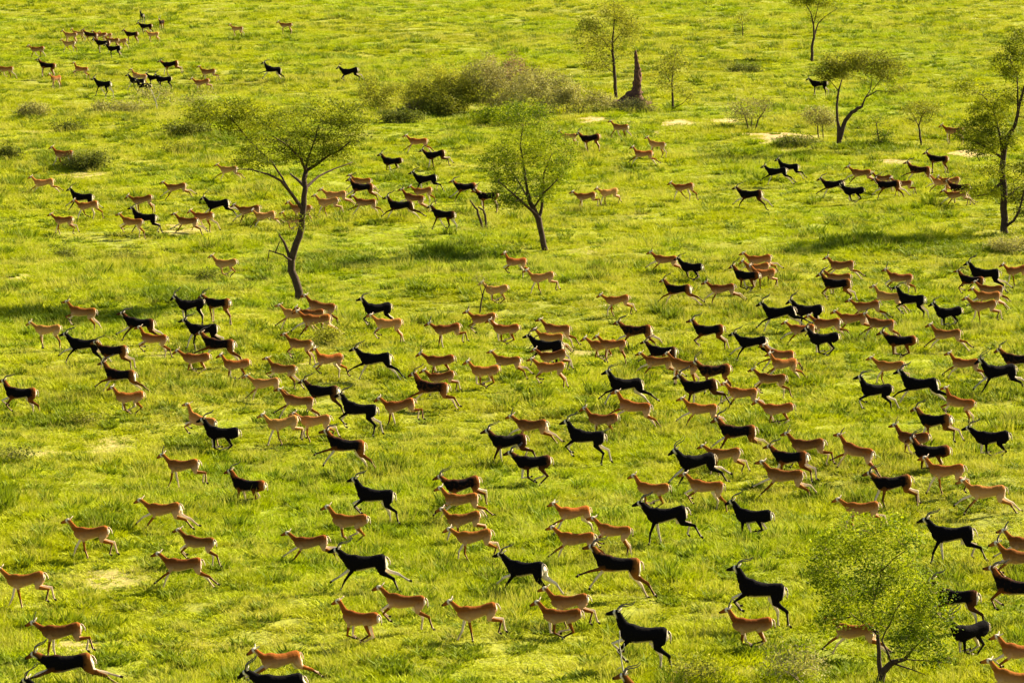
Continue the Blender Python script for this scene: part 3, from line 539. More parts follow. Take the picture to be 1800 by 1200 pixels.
# px | py | coat | pose | pitch | size | label   (K black, B dark brown, C chestnut, T tan, c young with short horns)
ANIMALS = """
250|31|K|W|0|0.9|dark horned antelope farthest off at top left, only its front seen
257|46|K|W|0|0.9|dark horned antelope just in front of the farthest one at top left
284|39|B|W|0|0.8|dark antelope turned away, alone right of the two farthest ones
269|60|T|W|0|0.9|pale tan doe right below the two farthest dark antelopes
232|60|B|W|0|1|brown horned antelope walking alone right of the far huddled group
124|61|T|W|0|1|pale doe with lowered neck, left end of the far back row
138|58|T|W|0|0.9|pale doe half hidden behind the left end of the far back row
160|61|B|T|-8|1|dark brown horned male in the middle of the far back row
177|61|C|W|0|1|orange doe directly behind the dark horned male in the far back row
187|62|T|W|0|0.85|small pale antelope ending the far back row on the right
122|76|T|T|5|1.05|tan doe walking in front of the far back row, head out straight
66|86|C|T|5|1|light brown antelope walking alone above the dark horned one at far left
181|75|K|W|0|1|black antelope at the left of the far tight huddle
198|71|C|W|0|0.95|reddish doe at the back of the far tight huddle
212|72|T|T|8|1|tan doe at the right end of the far tight huddle
201|85|K|W|5|1|black male in front of the far tight huddle, its legs in grass
417|50|T|W|0|0.9|tiny pale antelope standing alone far off, top left of centre
503|40|C|W|0|1|tiny reddish antelope alone on the open far grass
11|121|C|T|0|1|orange doe cut by the left edge of the picture, far off
84|115|B|W|-10|1.05|dark brown male with tall raised horns, second from left edge far off
143|121|C|P|-10|1|reddish antelope with steep body between two pale does far off left
98|137|C|W|0|1|orange doe seen from behind with white rump, far left
182|148|K|T|0|1.15|black male with long back-swept horns trotting far left
241|142|K|T|-12|1|black male half covered by a tan doe, far left
245|133|T|T|-15|1|tan doe behind a black male, rump raised, far left
254|150|K|T|-10|0.9|black antelope following right behind the far black and tan pair
271|136|K|W|0|0.8|small dark antelope head above the grey far left brush
289|139|K|W|0|0.9|dark antelope showing only its rump through the grey far left brush
300|113|B|F|12|1.1|brown antelope with pale rump galloping alone above the far left brush
366|126|C|F|3|1.1|orange doe, upper of two above the big acacia crown
355|144|C|F|10|1.05|orange doe, lower of two above the big acacia crown
480|122|K|S|-12|1.2|black male galloping uphill alone above the crown of the big acacia
615|125|K|P|12|1.2|black male with raised rump beside the large thicket, far off
112|271|C|T|0|1.15|reddish doe entering behind the round dark bush on the left
402|297|T|S|5|1|tan doe seen through the left edge of the big acacia crown
735|248|C|S|-3|1.1|orange doe stretched out above the two black males right of the acacia crown
690|283|K|G|0|1.05|black male with upright horns, right of the acacia crown
765|271|K|F|12|1.1|black male with raised dark rump and backward horns below the thicket
1000|239|T|W|0|0.8|pale doe barely seen through the top of the round tree crown
1038|242|B|W|8|1.05|brown antelope with head down and white rump below the termite mound
1091|223|C|T|0|1.1|bright orange doe standing below the termite mound
1155|253|T|W|-8|0.95|pale doe behind the stretched doe, right of the round tree
1131|271|C|S|-3|1.05|orange doe stretched low in the green grass right of the round tree
1440|147|K|W|0|1.05|black antelope standing alone left of the forked tree, far off
1677|229|C|W|0|1.2|brown doe walking behind the leaves of the right edge tree
1650|279|B|W|-5|1|dark brown horned male facing left alone, on the sandy track at right
77|320|T|S|5|1.1|pale orange doe stretched out near the left edge, leading the left group
145|346|K|S|-5|1.05|black male with upright horns behind an orange doe, left group
154|359|C|T|8|1|orange doe in front of a black male, left group
310|328|C|S|8|1|orange doe with pale rump alone above the left group
250|350|C|W|12|1|orange doe with dipped head between the left group and the acacia
383|358|K|S|8|1.1|black male striding with head high left of the acacia trunk
112|386|C|F|3|1.05|chestnut doe with dark shoulder and legs, lowest on the left
233|391|C|P|-8|1|orange doe with folded forelegs in front of a black male, left
255|382|K|F|-5|1.1|black male partly behind an orange doe, his white hind leg showing
358|379|C|T|5|1|orange doe partly hidden behind a doe stretched over bare soil
330|388|C|S|0|1.1|orange doe stretched over the bare soil patch left of the acacia
438|368|C|S|8|1.1|orange doe following the black male left of the acacia trunk
466|378|T|S|8|0.95|tan doe just left of the acacia trunk, behind the other does
530|366|C|W|0|1|brown antelope hidden behind the acacia trunk
515|385|C|G|0|0.85|small orange doe emerging left of the acacia trunk, below the hidden one
397|462|T|G|5|1|lone tan doe with all legs bunched under her, left of the acacia trunk
590|341|T|S|3|1.1|tan doe in back of a pair just right of the acacia trunk
577|354|T|F|8|1.1|tan doe in front of a pair just right of the acacia trunk
636|318|C|S|-3|1|orange doe behind a dark brown male with tall horns
637|328|B|S|-5|1.1|dark brown male with tall horns in front of an orange doe
643|355|C|S|-5|1|orange doe galloping low left of the stretched black male
728|347|c|S|-12|1.1|young tan male with short horns above the stretched black male
743|335|C|W|5|0.9|small reddish doe behind a young tan male with short horns
705|360|K|S|0|1.15|black male stretched flat, right of the orange doe low in the grass
749|314|K|F|5|1.1|black male with rump raised, topmost of those left of the round tree
819|328|B|S|0|1.05|dark brown horned male stretching forward towards the black one, left of round tree
858|344|B|W|3|1|brown antelope entering behind the left side of the round crown
781|376|K|T|-5|1.05|black male with straight back left of the dead forked stump
907|459|C|P|-5|1|orange doe below the foot of the round tree
953|486|T|F|10|1|grey tan doe with raised rump below the round tree
873|508|T|G|5|1|tan doe behind the bare little sapling
1030|344|C|F|5|1|orange doe at right edge of the round crown, head in shade
1070|337|T|F|5|1|tan doe second to the right of the round crown
1202|328|C|T|8|1.05|tan doe with head low, alone between the two black pairs
1320|341|K|S|3|1.15|black male with upright horns striding alone right of centre
1366|301|K|S|8|1|black male in front of a pair at the sandy track
1387|293|K|S|-3|1|black male with raised horns behind another at the sandy track
1466|323|K|S|5|1.05|black male ahead of another black one, upper right
1501|335|K|G|0|1|black antelope with bunched legs behind the leading black male, upper right
1514|303|c|S|-3|1.05|young brown male with short horns above the two black ones, upper right
1553|313|C|W|8|0.9|reddish doe showing its back behind the dark pair, upper right
1563|324|B|S|5|1.05|dark brown male with low head in front of an orange doe, upper right
1587|322|C|F|0|0.95|orange doe close behind the dark brown male, upper right
1617|298|B|S|-5|1.05|brown horned male stepping left of the right edge tree, upper right
1655|320|T|S|-8|0.9|tan doe with stretched neck leading the huddle by the right edge tree
1671|317|C|W|5|0.9|orange doe at the back of the huddle by the right edge tree
1688|329|B|W|0|1.05|dark brown antelope in the middle of the huddle by the right edge tree
1682|341|C|S|8|1.05|orange doe at the front of the huddle by the right edge tree
146|547|c|P|-8|1.1|chestnut young male with short upright horns at far left of the herd
336|534|K|W|3|1.05|black male with tall horns side by side with a brown male
384|532|B|W|3|1|brown male close behind the black male with tall horns, upper left
84|578|T|W|0|1|pale brown doe walking in the tree shade at the left edge
246|567|K|S|-8|1.1|black male with white face patch and back-swept horns, left
357|578|K|F|0|1.1|black male with long low horns below the black and brown pair
271|594|C|P|-5|1|bright orange doe in front of the black male with white face patch
148|604|K|S|-5|1.15|black male with stretched foreleg behind the brown male, left
200|616|B|F|5|1.05|brown male with pale rump overlapping a black male, left
212|658|B|S|-3|1.1|black brown male with orange neck leading a chestnut doe, left
228|696|C|G|0|1.05|chestnut doe with dark bunched legs below a black brown male, left
37|690|B|P|-5|1|dark brown male with backward horns at the left edge
345|628|C|G|0|1|orange doe with bunched legs left of another, below dark male pair
416|639|C|G|0|1|orange doe with bunched legs, second of two, left of centre
386|604|B|S|-3|1.15|dark brown male with pale rump stretching above two orange does
355|738|T|P|-15|1.05|tan doe partly hidden behind a black male with long horns, left
391|760|K|G|-5|1.1|black male with long horns in front of a tan doe, left
322|816|c|F|5|1.05|young chestnut male with straight short horns alone, lower left
438|852|B|G|-5|1.05|dark brown male with long straight horns and bunched legs, lower left
288|893|C|S|5|1.1|orange doe with white rump striding, first below the young chestnut male
160|935|C|F|5|1.05|chestnut doe with hind hooves flung back above the reddish bare patch
350|951|C|P|-5|0.9|small orange doe with lifted forelegs, lower left
322|990|C|S|0|1.05|chestnut doe stretching right of the reddish bare patch
45|1017|C|F|8|1.05|chestnut doe with planted forelegs cut by the left edge
108|1107|c|F|5|1.05|young chestnut male with short horns above the dark brown one, bottom left
120|1163|B|E|3|1.2|large dark brown male fully stretched in the bottom left corner
520|551|T|S|-5|1|tan doe left of the acacia foot, foreleg stretched forward
566|538|C|P|-15|1.1|chestnut doe rearing behind the others at the acacia foot
549|550|C|W|0|0.85|small orange doe squeezed between two others at the acacia foot
556|560|C|S|-3|1.2|orange doe in front at the acacia foot, forelegs reaching far out
664|541|K|P|0|1.15|black male with lifted foreleg partly behind a tan doe, near acacia foot
683|567|T|P|-3|1.1|tan doe in front of the black male with lifted foreleg
786|577|c|F|5|1.1|young orange male with short horns alone above the centre
850|558|c|P|5|1.05|young tan male with short horns just below the bare little sapling
890|577|C|G|0|1.05|orange doe overlapping the young male below the bare little sapling
528|603|C|P|-3|1|orange doe behind the pale grass tuft below the acacia
579|629|C|P|-3|1.05|orange doe behind another, below the pale grass tuft
498|647|C|P|-5|1|chestnut doe above the pale striding doe, left of centre
660|629|K|S|3|1.2|large black male with pale rump alone in open grass, left of centre
467|672|T|S|5|1|pale doe striding left below the chestnut doe, left of centre
525|703|C|S|-10|1.1|orange doe leading a black male with long curved horns
569|687|K|S|3|1.15|black male with long curved horns behind the leading orange doe
633|718|K|P|-10|1.15|black male with lifted forelegs and horns over the rump of another
702|711|C|F|10|1.05|tan doe with raised rump alone right of two black males
497|742|T|F|10|1.1|tan doe in front of a pair, rump up, lower left of centre
554|738|T|F|5|1.05|tan doe second of a pair, partly behind the first, lower left of centre
610|781|B|S|-12|1.15|dark brown male with pale legs and straight horns bounding below the tan pair
774|632|c|G|3|1.05|young tan male with short horns above the doe and dark male, centre
776|661|C|F|10|0.9|orange doe showing her back behind a dark brown male, centre
760|680|B|S|-5|1.15|dark brown male stretched in front of an orange doe, centre
853|650|C|G|0|1.1|chestnut antelope with bunched dark legs, centre
893|633|C|S|0|1|orange doe with stretched hind leg behind the bunched one, centre
979|577|C|S|-8|1.05|chestnut doe topmost of the tight stack at centre
968|592|C|S|-5|1|orange doe second from the top of the tight stack at centre
963|607|K|T|0|1.1|black male in the middle of the tight stack at centre
972|624|C|F|12|0.95|orange doe with raised rump, fourth in the tight stack at centre
968|644|C|P|0|1.05|brown doe lowest of the tight stack at centre, legs folded
1060|605|C|G|0|1.05|orange doe in front of a pair right of the tight stack
1078|604|C|W|0|0.9|pale orange doe overlapped by another, right of the tight stack
1085|526|C|F|8|1|orange doe alone with foreleg forward above the pair, centre right
1120|580|B|S|3|1.15|dark brown male with pale rump, long horns back, centre right
1247|580|B|P|3|1.1|chestnut male with ringed horns alone, right of the dark brown one
1170|455|c|S|-3|1|young tan male ahead of a black antelope, foreleg stretched, upper right of centre
1216|469|K|G|0|1.05|black male with bunched legs behind a young tan male
1193|508|B|S|5|1.1|brown male with dark sides and horns laid back below the tan and black pair
1270|506|c|S|5|1.05|young orange male striding behind the brown male with dark sides
1335|455|C|S|8|1.05|reddish doe topmost of the crowded bunch, upper right of centre
1332|469|C|W|5|1|bright orange doe second in the crowded bunch, upper right of centre
1343|479|C|F|0|1.05|orange doe third in the crowded bunch, right rear, upper right of centre
1314|484|B|G|0|1.05|dark male with tall horns, front of the crowded bunch, upper right of centre
1480|465|c|S|3|1.05|brown young male topmost of three stacked, upper right
1475|487|C|W|0|1.05|bright orange doe in the middle of three stacked, upper right
1472|498|B|P|0|1.1|dark sided male lowest of three stacked, one foreleg lifted, upper right
1583|487|c|P|-8|1.05|young tan male alone above the black male with white face, right
1732|480|K|S|-3|1.2|black male topmost of the crowd at the right edge
1787|474|C|F|8|1|tan doe entering at the right edge beside the black male
1709|492|B|P|-5|0.9|dark horned antelope peering out left of the crowd at the right edge
1742|508|C|S|0|1|orange doe behind her twin in the crowd at the right edge
1737|519|C|S|-3|1.05|orange doe in front of her twin in the crowd at the right edge
1729|535|C|F|8|1.05|chestnut doe lowest of the crowd at the right edge, hind leg back
1562|520|T|S|-5|1.05|tan doe behind a black male with white face, right
1603|525|K|P|-3|1.15|black male with white face, front legs folded high, right
1668|548|K|G|3|1.1|black male with bunched legs following the one with white face, right
1371|548|K|S|8|1.15|black male leading the black pair, right of centre
1421|544|K|W|0|1.15|black male second of the black pair, right of centre
1524|537|C|S|8|1|orange doe on top of the row of three orange ones, right
1500|558|C|S|5|1.1|orange doe in the middle of the row of three orange ones, right
1454|567|C|S|5|1.1|orange doe in front of the row of three orange ones, right
1410|577|C|S|0|1|chestnut doe behind the head of the low running black male, right
1449|594|K|G|3|1.15|black male with bunched hind legs below the three orange ones, right
1549|567|c|S|-8|1.05|young brown male with outstretched forelegs above a dark male, right
1585|598|B|G|-3|1.1|dark male with white ears and tucked legs below a young brown male, right
1665|586|C|S|0|1.1|tan doe alone stretching right of the dark male with white ears
1165|617|K|S|0|1.05|black male on top of the crowded right of centre bunch
1158|634|C|S|0|1.05|chestnut doe leading below the black male in the bunch right of centre
1204|640|C|W|-8|1.1|orange chestnut doe middle of the bunch right of centre
1257|650|B|W|3|1.1|brown antelope last of the bunch right of centre
1323|600|K|S|5|1.1|black male with curved horns above the two stacked orange does
1372|622|C|S|-8|1.05|orange doe, upper of two stacked tight together, right of centre
1378|638|C|S|-5|1.1|orange doe, lower of two stacked tight together, right of centre
1357|664|c|P|-3|1.05|young brown male under the two stacked orange does
1100|674|K|S|-5|1.15|black male with steep straight horns and one foreleg lifted, right of centre
1231|678|K|F|8|1.15|black male with pale rump kicking back below the bunch right of centre
1116|713|C|S|-12|1.15|tan doe bounding just below the black male with steep horns
1234|717|C|S|-5|1.1|orange doe reaching forward below the black male kicking back
1306|689|C|S|-5|1.05|orange doe behind the black male kicking back, front legs out
1368|717|C|G|3|1.05|chestnut doe with tightly folded legs, below the young brown male
1060|735|c|G|0|1.05|orange young male behind a black one with head high, centre
1032|766|K|P|-8|1.15|black male with high head and white cheek in front of an orange one, centre
935|746|c|S|3|1.15|chestnut male behind two black ones, hind legs trailing, centre
895|774|K|F|3|1.15|black male second of the trio, overlapping the chestnut one, centre
938|811|K|G|0|1.15|black male lowest of the trio with chestnut one, legs bunched, centre
1298|757|B|S|0|1.1|dark sided male stretched above an orange doe, right of centre
1274|796|C|F|5|1.05|orange doe behind a large black male with curled horns
1225|809|K|S|3|1.2|large black male with curled horns stretched in front of an orange doe
1420|780|c|F|5|1.1|young orange male above a dark reddish male, right
1391|803|B|F|5|1.1|dark reddish male between two orange antelopes, right
1380|834|C|S|-5|1.2|tan striped-looking doe lowest of three, forelegs stretched out, right
1508|791|c|S|-15|1.2|orange young male leaping with high front and straight horns, right
1565|642|C|F|0|1|tan doe alone right of centre with foreleg down, above two black males
1541|684|K|P|-5|1.15|black male with lyre horns ahead of another black one, right
1618|674|K|S|0|1.2|black male stretched behind the one with lyre horns, right
1688|706|C|P|-15|1.05|chestnut doe rearing right behind the stretched black male
1697|637|C|S|-3|1|orange doe whose rump meets a black male at right edge
1757|651|K|S|0|1.25|long black male following an orange doe near the right edge
1790|631|B|W|-3|1.05|brown black horned male cut by the right edge, above the long black one
1645|738|B|F|8|1.1|dark male with pale rump and flat horns, right
1606|768|c|G|0|1.1|orange young male behind a dark brown one, right
1639|793|B|G|-3|1.1|dark brown male in front of an orange young male, right
1744|768|K|G|3|1.15|black male with curved horns and folded legs alone near right edge
1570|847|B|F|5|1.1|chestnut dark male with hooves kicked back, right
1664|825|C|F|3|1.15|orange doe with long body above the pale stretched doe, right
1735|862|T|S|-3|1.2|pale doe fully stretched near the right edge
1515|891|C|F|3|1.05|orange doe with head low above the foreground tree
660|869|K|P|-8|1.15|black male with tall arched horns galloping alone, left of centre
813|850|B|F|8|1.05|dark reddish male with spiral horns topmost of the stack of four, lower centre
811|876|C|S|0|1.05|orange doe second in the stack of four, lower centre
815|910|C|F|8|1.05|chestnut doe third in the stack of four, lower centre
833|941|C|F|5|1.1|orange doe lowest in the stack of four, hind hooves up, lower centre
615|913|C|G|0|1.1|chestnut doe with bunched legs above the largest black male
546|951|C|S|5|1|orange doe with outstretched foreleg ahead of the largest black male
642|987|K|S|0|1.2|largest black male stretched flat with white rump, lower left of centre
713|1055|C|P|-5|1.1|orange doe with tucked forelegs behind a lower one, bottom centre left
634|1085|C|G|0|1.1|orange doe with all legs bunched, bottom centre left
838|1073|C|F|8|1.1|tan doe with raised rump and planted forelegs, bottom centre
493|1157|C|E|-3|1.15|chestnut doe stretched above a black male, bottom edge left of centre
492|1198|K|E|0|1.15|black male cut by the bottom edge under a chestnut doe
924|998|K|S|3|1.2|black male with coiled horns and straight foreleg, lower centre
1009|899|C|S|-3|1.05|orange doe reaching forward alone, lower centre
1014|945|C|S|0|1.05|orange doe behind the head of a brown bounding male, lower centre
1080|931|C|P|-10|0.95|small orange doe right of the doe behind the bounding male
1087|990|B|S|-10|1.2|brown bounding male with dark hip and straight foreleg, lower centre
1001|1055|C|F|8|1|orange doe half hidden behind a tan one, bottom centre
988|1080|C|G|0|1.1|tan doe with dark hooves in front of an orange one, bottom centre
1131|1113|K|P|-8|1.3|biggest black male with lyre horns behind the pale dead twig
1148|857|C|G|-3|1.05|orange doe with rounded back above a black male, lower right of centre
1242|853|C|P|-8|1.05|orange doe with lifted foreleg below the large black male with curled horns
1172|903|K|F|8|1.2|black male with coiled horns below an orange doe, lower right of centre
1325|906|K|G|0|1.1|black male with bunched legs and flat horns, lower right
1339|1034|K|P|-12|1.25|black male rearing with folded foreleg left of the foreground tree
1322|1096|c|G|0|1.1|young chestnut male with upright horns below the rearing black male
1147|1216|B|P|0|1.15|horned head rising over the bottom edge right of the pale dead twig
1674|937|K|F|2|1.25|black male kicking back to the upper right of the foreground tree
1683|1048|K|P|0|1.1|black male half covered by the right side of the foreground tree crown
1706|1108|K|G|3|1.1|dark male with bunched legs right of the foreground tree
1503|1107|C|S|5|1.1|orange doe seen through the leaves of the foreground tree
1788|1031|B|P|-8|1.2|black brown male with curved horns cut by the lower right edge
1795|977|c|P|-10|1.2|bright orange antelope with horned head above the black brown one, right edge
1806|953|c|S|-3|1.1|young tan male mostly outside the right edge, behind the orange one
1795|1143|C|P|-12|1.1|tan doe rising near the bottom right corner
1784|1190|C|S|-15|1.15|orange doe lowest in the bottom right corner
98|1222|K|W|0|1.1|dark horned head at the bottom left edge under the stretched male
"""
# ---------------------------------------------------------------- antelopes
def ring_loft(bm, pts, ra, rb, lat=None, n=12):
    """closed loft; pts in the x-z plane (+y offset), ra = half width (y), rb = half height in plane"""
    pts = [Vector(p) for p in pts]; rings = []
    for i, p in enumerate(pts):
        t = (pts[min(i+1, len(pts)-1)] - pts[max(i-1, 0)]).normalized()
        side = Vector((0, 1, 0)); side = (side - t*side.dot(t)).normalized(); up = t.cross(side)
        rings.append([bm.verts.new(p + side*math.cos(2*math.pi*k/n)*ra[i] + up*math.sin(2*math.pi*k/n)*rb[i]) for k in range(n)])
    for a, c in zip(rings, rings[1:]):
        for k in range(n): bm.faces.new((a[k], a[(k+1) % n], c[(k+1) % n], c[k]))
    bm.faces.new(rings[0][::-1]); bm.faces.new(rings[-1])
def dirv(deg): a = R(deg); return Vector((math.sin(a), 0, -math.cos(a)))   # 0 = straight down, + = forward

POSES = {   # front near, front far, hind near, hind far, neck angle above horizontal, head angle below horizontal
 'S': ([12, 36, 30, 15], [36, 64, 60, 45], [-6, -62, -34, -60], [-24, -76, -46, -70], 45, 12),
 'E': ([44, 70, 66, 55], [36, 62, 66, 80], [-34, -74, -62, -80], [-24, -60, -52, -66], 38, 18),
 'G': ([-4, 6, -86, -100], [-24, -10, -64, -85], [58, -24, 66, 30], [50, -32, 50, 20], 46, 14),
 'F': ([-10, 4, -10, 18], [16, 26, 20, 34], [10, -74, 10, -40], [-4, -84, -12, -50], 45, 10),
 'P': ([32, 58, -58, -95], [22, 42, -38, -80], [26, -50, -6, -20], [6, -62, -24, -50], 48, 10),
 'T': ([22, 32, 20, 34], [-18, -24, -52, -74], [34, -22, 16, 4], [-6, -52, -14, -34], 42, 16),
 'W': ([-10, 5, 0, 30], [12, -2, -16, -8], [20, -30, 5, 20], [6, -42, -2, 10], 46, 20),
}
FL = [0.21, 0.29, 0.25, 0.10]; HL = [0.28, 0.33, 0.32, 0.11]
def build_antelope(pose, fem, variant):
    fn, ff, hn, hf, na, ha = POSES[pose]
    r = random.Random(ord(pose)*31 + fem*7 + variant*101)
    if variant % 2: fn, ff, hn, hf = ff, fn, hf, hn
    j = lambda L: [a + r.uniform(-13, 13) for a in L]
    fn, ff, hn, hf = j(fn), j(ff), j(hn), j(hf); na += 4 + r.uniform(-11, 10); ha += r.uniform(-8, 8)
    g = 0.88 if fem else 1.0; gn = 0.76 if fem else 1.0
    bm = bmesh.new(); seg = []     # seg: (a, b, region, side)
    B = [(-.565, .115, -.03, .055), (-.53, .185, -.12, .115), (-.45, .225, -.165, .155), (-.33, .205, -.16, .165), (-.16, .165, -.175, .165), (.0, .160, -.215, .175),
         (.15, .175, -.255, .175), (.27, .21, -.265, .160), (.37, .225, -.225, .135), (.45, .215, -.14, .105), (.51, .18, -.04, .065)]
    if fem: B = [(x, t_-.005, b_*(1.08 if -.3 < x < .2 else .97), w*.97) for x, t_, b_, w in B]
    T = [(x, (t_+b_)/2, (t_-b_)/2*.96, w*.95) for x, t_, b_, w in B]
    ring_loft(bm, [(x, 0, z) for x, z, _, _ in T], [w*g for *_, w in T], [h*(.5+.5*g) for _, _, h, _ in T], n=18)
    for p, q in zip(T, T[1:]): seg.append((Vector((p[0], 0, p[1])), Vector((q[0], 0, q[1])), 'torso', 0, .16*g))
    n0 = Vector((.34, 0, .04)); nd = Vector((math.cos(R(na)), 0, math.sin(R(na)))); nd0 = Vector((math.cos(R(na-26)), 0, math.sin(R(na-26))))
    n1 = n0 + nd0*.18; n2 = n1 + nd*.145; n3 = n2 + nd*.135 ; nr = [.13, .092, .070, .060] if fem else [.16, .128, .098, .078]
    ring_loft(bm, [n0, n1, n2, n3], [.10, .066, .050, .044] if fem else [.11, .092, .074, .062], [x for x in nr])
    for p, q in ((n0, n1), (n1, n2), (n2, n3)): seg.append((p, q, 'neck', 0, .08*gn))
    hd = Vector((math.cos(R(-ha)), 0, math.sin(R(-ha)))); hu = Vector((-hd.z, 0, hd.x))
    h0 = n3 + hu*.015 - hd*.045; hp = [h0, h0+hd*.08+hu*.008, h0+hd*.15, h0+hd*.23-hu*.02, h0+hd*.295-hu*.032, h0+hd*.325-hu*.036]
    ring_loft(bm, hp, [.045, .064, .055, .037, .031, .018], [.056, .080, .069, .049, .038, .022])
    for p, q in zip(hp, hp[1:]): seg.append((p, q, 'head', 0, .045))
    for s in (-1, 1):                                   # ears
        e0 = h0 + hd*.03 + hu*.04 + Vector((0, s*.04, 0)); ed = (-hd*.55 + hu*.45 + Vector((0, s*.75, 0))).normalized()
        L = .17 if fem else .14
        ep = [e0, e0+ed*L*.3, e0+ed*L*.65, e0+ed*L]
        ring_loft(bm, ep, [.020, .036, .031, .010], [.015, .017, .015, .008], n=8)
        seg.append((ep[0], ep[3], 'ear', s, .02))
    tl = [Vector((-.55, 0, .13)), Vector((-.61, 0, .07)), Vector((-.63, 0, -.04)), Vector((-.63, 0, -.16))]
    if pose in 'SEF': tl = [Vector((-.54, 0, .13)), Vector((-.60, 0, .10)), Vector((-.645, 0, .01)), Vector((-.66, 0, -.09))]
    ring_loft(bm, tl, [.026, .02, .018, .014], [.03, .02, .02, .014], n=8)
    seg.append((tl[0], tl[3], 'tail', 0, .02))
    lo = 0
    for side, ang, kind in ((1, fn, 'f'), (-1, ff, 'f'), (1, hn, 'h'), (-1, hf, 'h')):
        if kind == 'f':
            p = [Vector((.31, side*.085*g, -.03))]; LL = FL
            ra = [.050, .058, .040, .033, .029, .026, .030, .029]; rb = [.11, .09, .056, .040, .037, .026, .030, .035]
        else:
            p = [Vector((-.40, side*.085*g, .0))]; LL = HL
            ra = [.065, .085, .058, .042, .031, .026, .030, .029]; rb = [.16, .15, .092, .052, .048, .027, .033, .035]
        for a, l in zip(ang, LL): p.append(p[-1] + dirv(a)*l)
        for k in range(1, 5): p[k].y += side*.012*k*(-0.6 if kind == 'f' else 0.2)
        q = [p[0], p[0].lerp(p[1], .55), p[1], p[1].lerp(p[2], .45), p[2], p[2].lerp(p[3], .5), p[3], p[4]]
        if kind == 'h': q[2] = p[1]; q[3] = p[1].lerp(p[2], .5)
        ring_loft(bm, q, [x*(g if i < 3 else 1) for i, x in enumerate(ra)], [x*(g if i < 3 else 1) for i, x in enumerate(rb)], n=10)
        for k, nm in enumerate(('up', 'mid', 'low', 'hoof')): seg.append((p[k], p[k+1], kind+nm, side, [.07, .05, .02, .02][k]))
        lo = min(lo, p[4].z - .02)
    me0 = bpy.data.meshes.new('tmp'); bm.normal_update(); bm.to_mesh(me0); bm.free()
    ob = bpy.data.objects.new('tmp', me0); link(ob)
    md = ob.modifiers.new('r', 'REMESH'); md.mode = 'VOXEL'; md.voxel_size = 0.0125
    ms = ob.modifiers.new('s', 'SMOOTH'); ms.factor = 0.5; ms.iterations = 3
    dg = bpy.context.evaluated_depsgraph_get(); me = bpy.data.meshes.new_from_object(ob.evaluated_get(dg))
    bpy.data.objects.remove(ob); bpy.data.meshes.remove(me0)
    n = len(me.vertices); V = np.empty(n*3, np.float32); me.vertices.foreach_get('co', V); V = V.reshape(-1, 3)
    N = np.empty(n*3, np.float32); me.vertices.foreach_get('normal', N); N = N.reshape(-1, 3)
    D = []; TT = []
    for a, c, _, _, rad in seg:
        a = np.array(a); c = np.array(c); ab = c-a; t = np.clip(((V-a)@ab)/(ab@ab), 0, 1)
        D.append(np.linalg.norm(V-(a+t[:, None]*ab), axis=1) - rad); TT.append(t)
    k = np.argmin(np.array(D), axis=0); t = np.array(TT)[k, np.arange(n)]
    reg = np.array([s[2] for s in seg])[k]; side = np.array([s[3] for s in seg])[k]
    ss = lambda a, lo_, hi_: np.clip((a-lo_)/(hi_-lo_), 0, 1)
    wht = np.zeros(n); drk = np.zeros(n); sad = np.ones(n)*.8
    to = reg == 'torso'
    sad[to] = ss(V[to, 2], -.17, .15)
    wht[to] = np.maximum(ss(-N[to, 2], .62, .9)*ss(-V[to, 2], .06, .12), ss(-V[to, 0], .52, .56)*ss(np.abs(-N[to, 0]), .3, .6))
    up = (reg == 'fup') | (reg == 'hup'); sad[up] = ss(V[up, 2], -.14, .08)
    inner = ss(-N[:, 1]*side, .25, .6)
    wht[up] = inner[up]*.9*ss(-V[up, 2], .05, .12)
    hup = reg == 'hup'; wht[hup] = np.maximum(wht[hup], ss(-V[hup, 0], .52, .58)*ss(-N[hup, 0], .35, .7))
    mid = (reg == 'fmid') | (reg == 'hmid'); sad[mid] = .85; wht[mid] = inner[mid]*.85
    drk[mid] = ss(N[mid, 0], .0, .6)*ss(t[mid], .2, .8)*.9*(1-wht[mid])
    low = (reg == 'flow') | (reg == 'hlow'); drk[low] = ss(N[low, 0], -.8, -.1)*.95*(1 - .7*inner[low]); wht[low] = .35*(1-drk[low])+.45*inner[low]
    hf_ = (reg == 'fhoof') | (reg == 'hhoof'); drk[hf_] = 1.0; wht[hf_] = 0; ringm = hf_ & (t < .3); wht[ringm] = .7; drk[ringm] = 0
    ear = reg == 'ear'; wht[ear] = .85*(1-ss(t[ear], .75, 1)); drk[ear] = .8*ss(t[ear], .8, 1)
    head = reg == 'head'; rel = V - np.array(h0); hx = rel@np.array(hd); hz = rel@np.array(hu); hy = np.abs(V[:, 1])
    eye = np.sqrt((hx-.085)**2 + (hz-.022)**2)
    wht[head] = np.maximum(ss(.078-eye[head], 0, .02)*.85, ss(-hz[head], .035, .05)*.8*ss(.2-hx[head], 0, .08))
    drk[head & (eye < .018)] = 1; wht[head & (eye < .018)] = 0
    nose = head & (hx > .285); drk[nose] = .9; wht[nose] = 0
    nk = reg == 'neck'; relu = (V-np.array(n2))@np.array([-nd.z, 0, nd.x]); al = (V-np.array(n2))@np.array(nd)
    wht[nk] = ss(-relu[nk], .03, .06)*ss(al[nk], .04, .12)*.85; sad[nk] = ss(relu[nk], -.05, .05)*.5+.5
    ta = reg == 'tail'; drk[ta] = ss(t[ta], .7, .9); wht[ta] = .5*(N[ta, 0] < -0.2)
    fk = np.zeros(n)
    fk[to] = ss(V[to, 0], -.50, -.30)*ss(V[to, 2], -.24, -.12)*(1-.35*ss(V[to, 2], .13, .2)); fk[up] = .9*ss(V[up, 2], -.28, -.05)*(1 - ss(-V[up, 0], .38, .5))
    fk[nk] = .75*ss(-relu[nk], -.04, .03)+.1; fk[mid] = .35; fk[head] = .35
    wht = wht*(1-.0*fk)
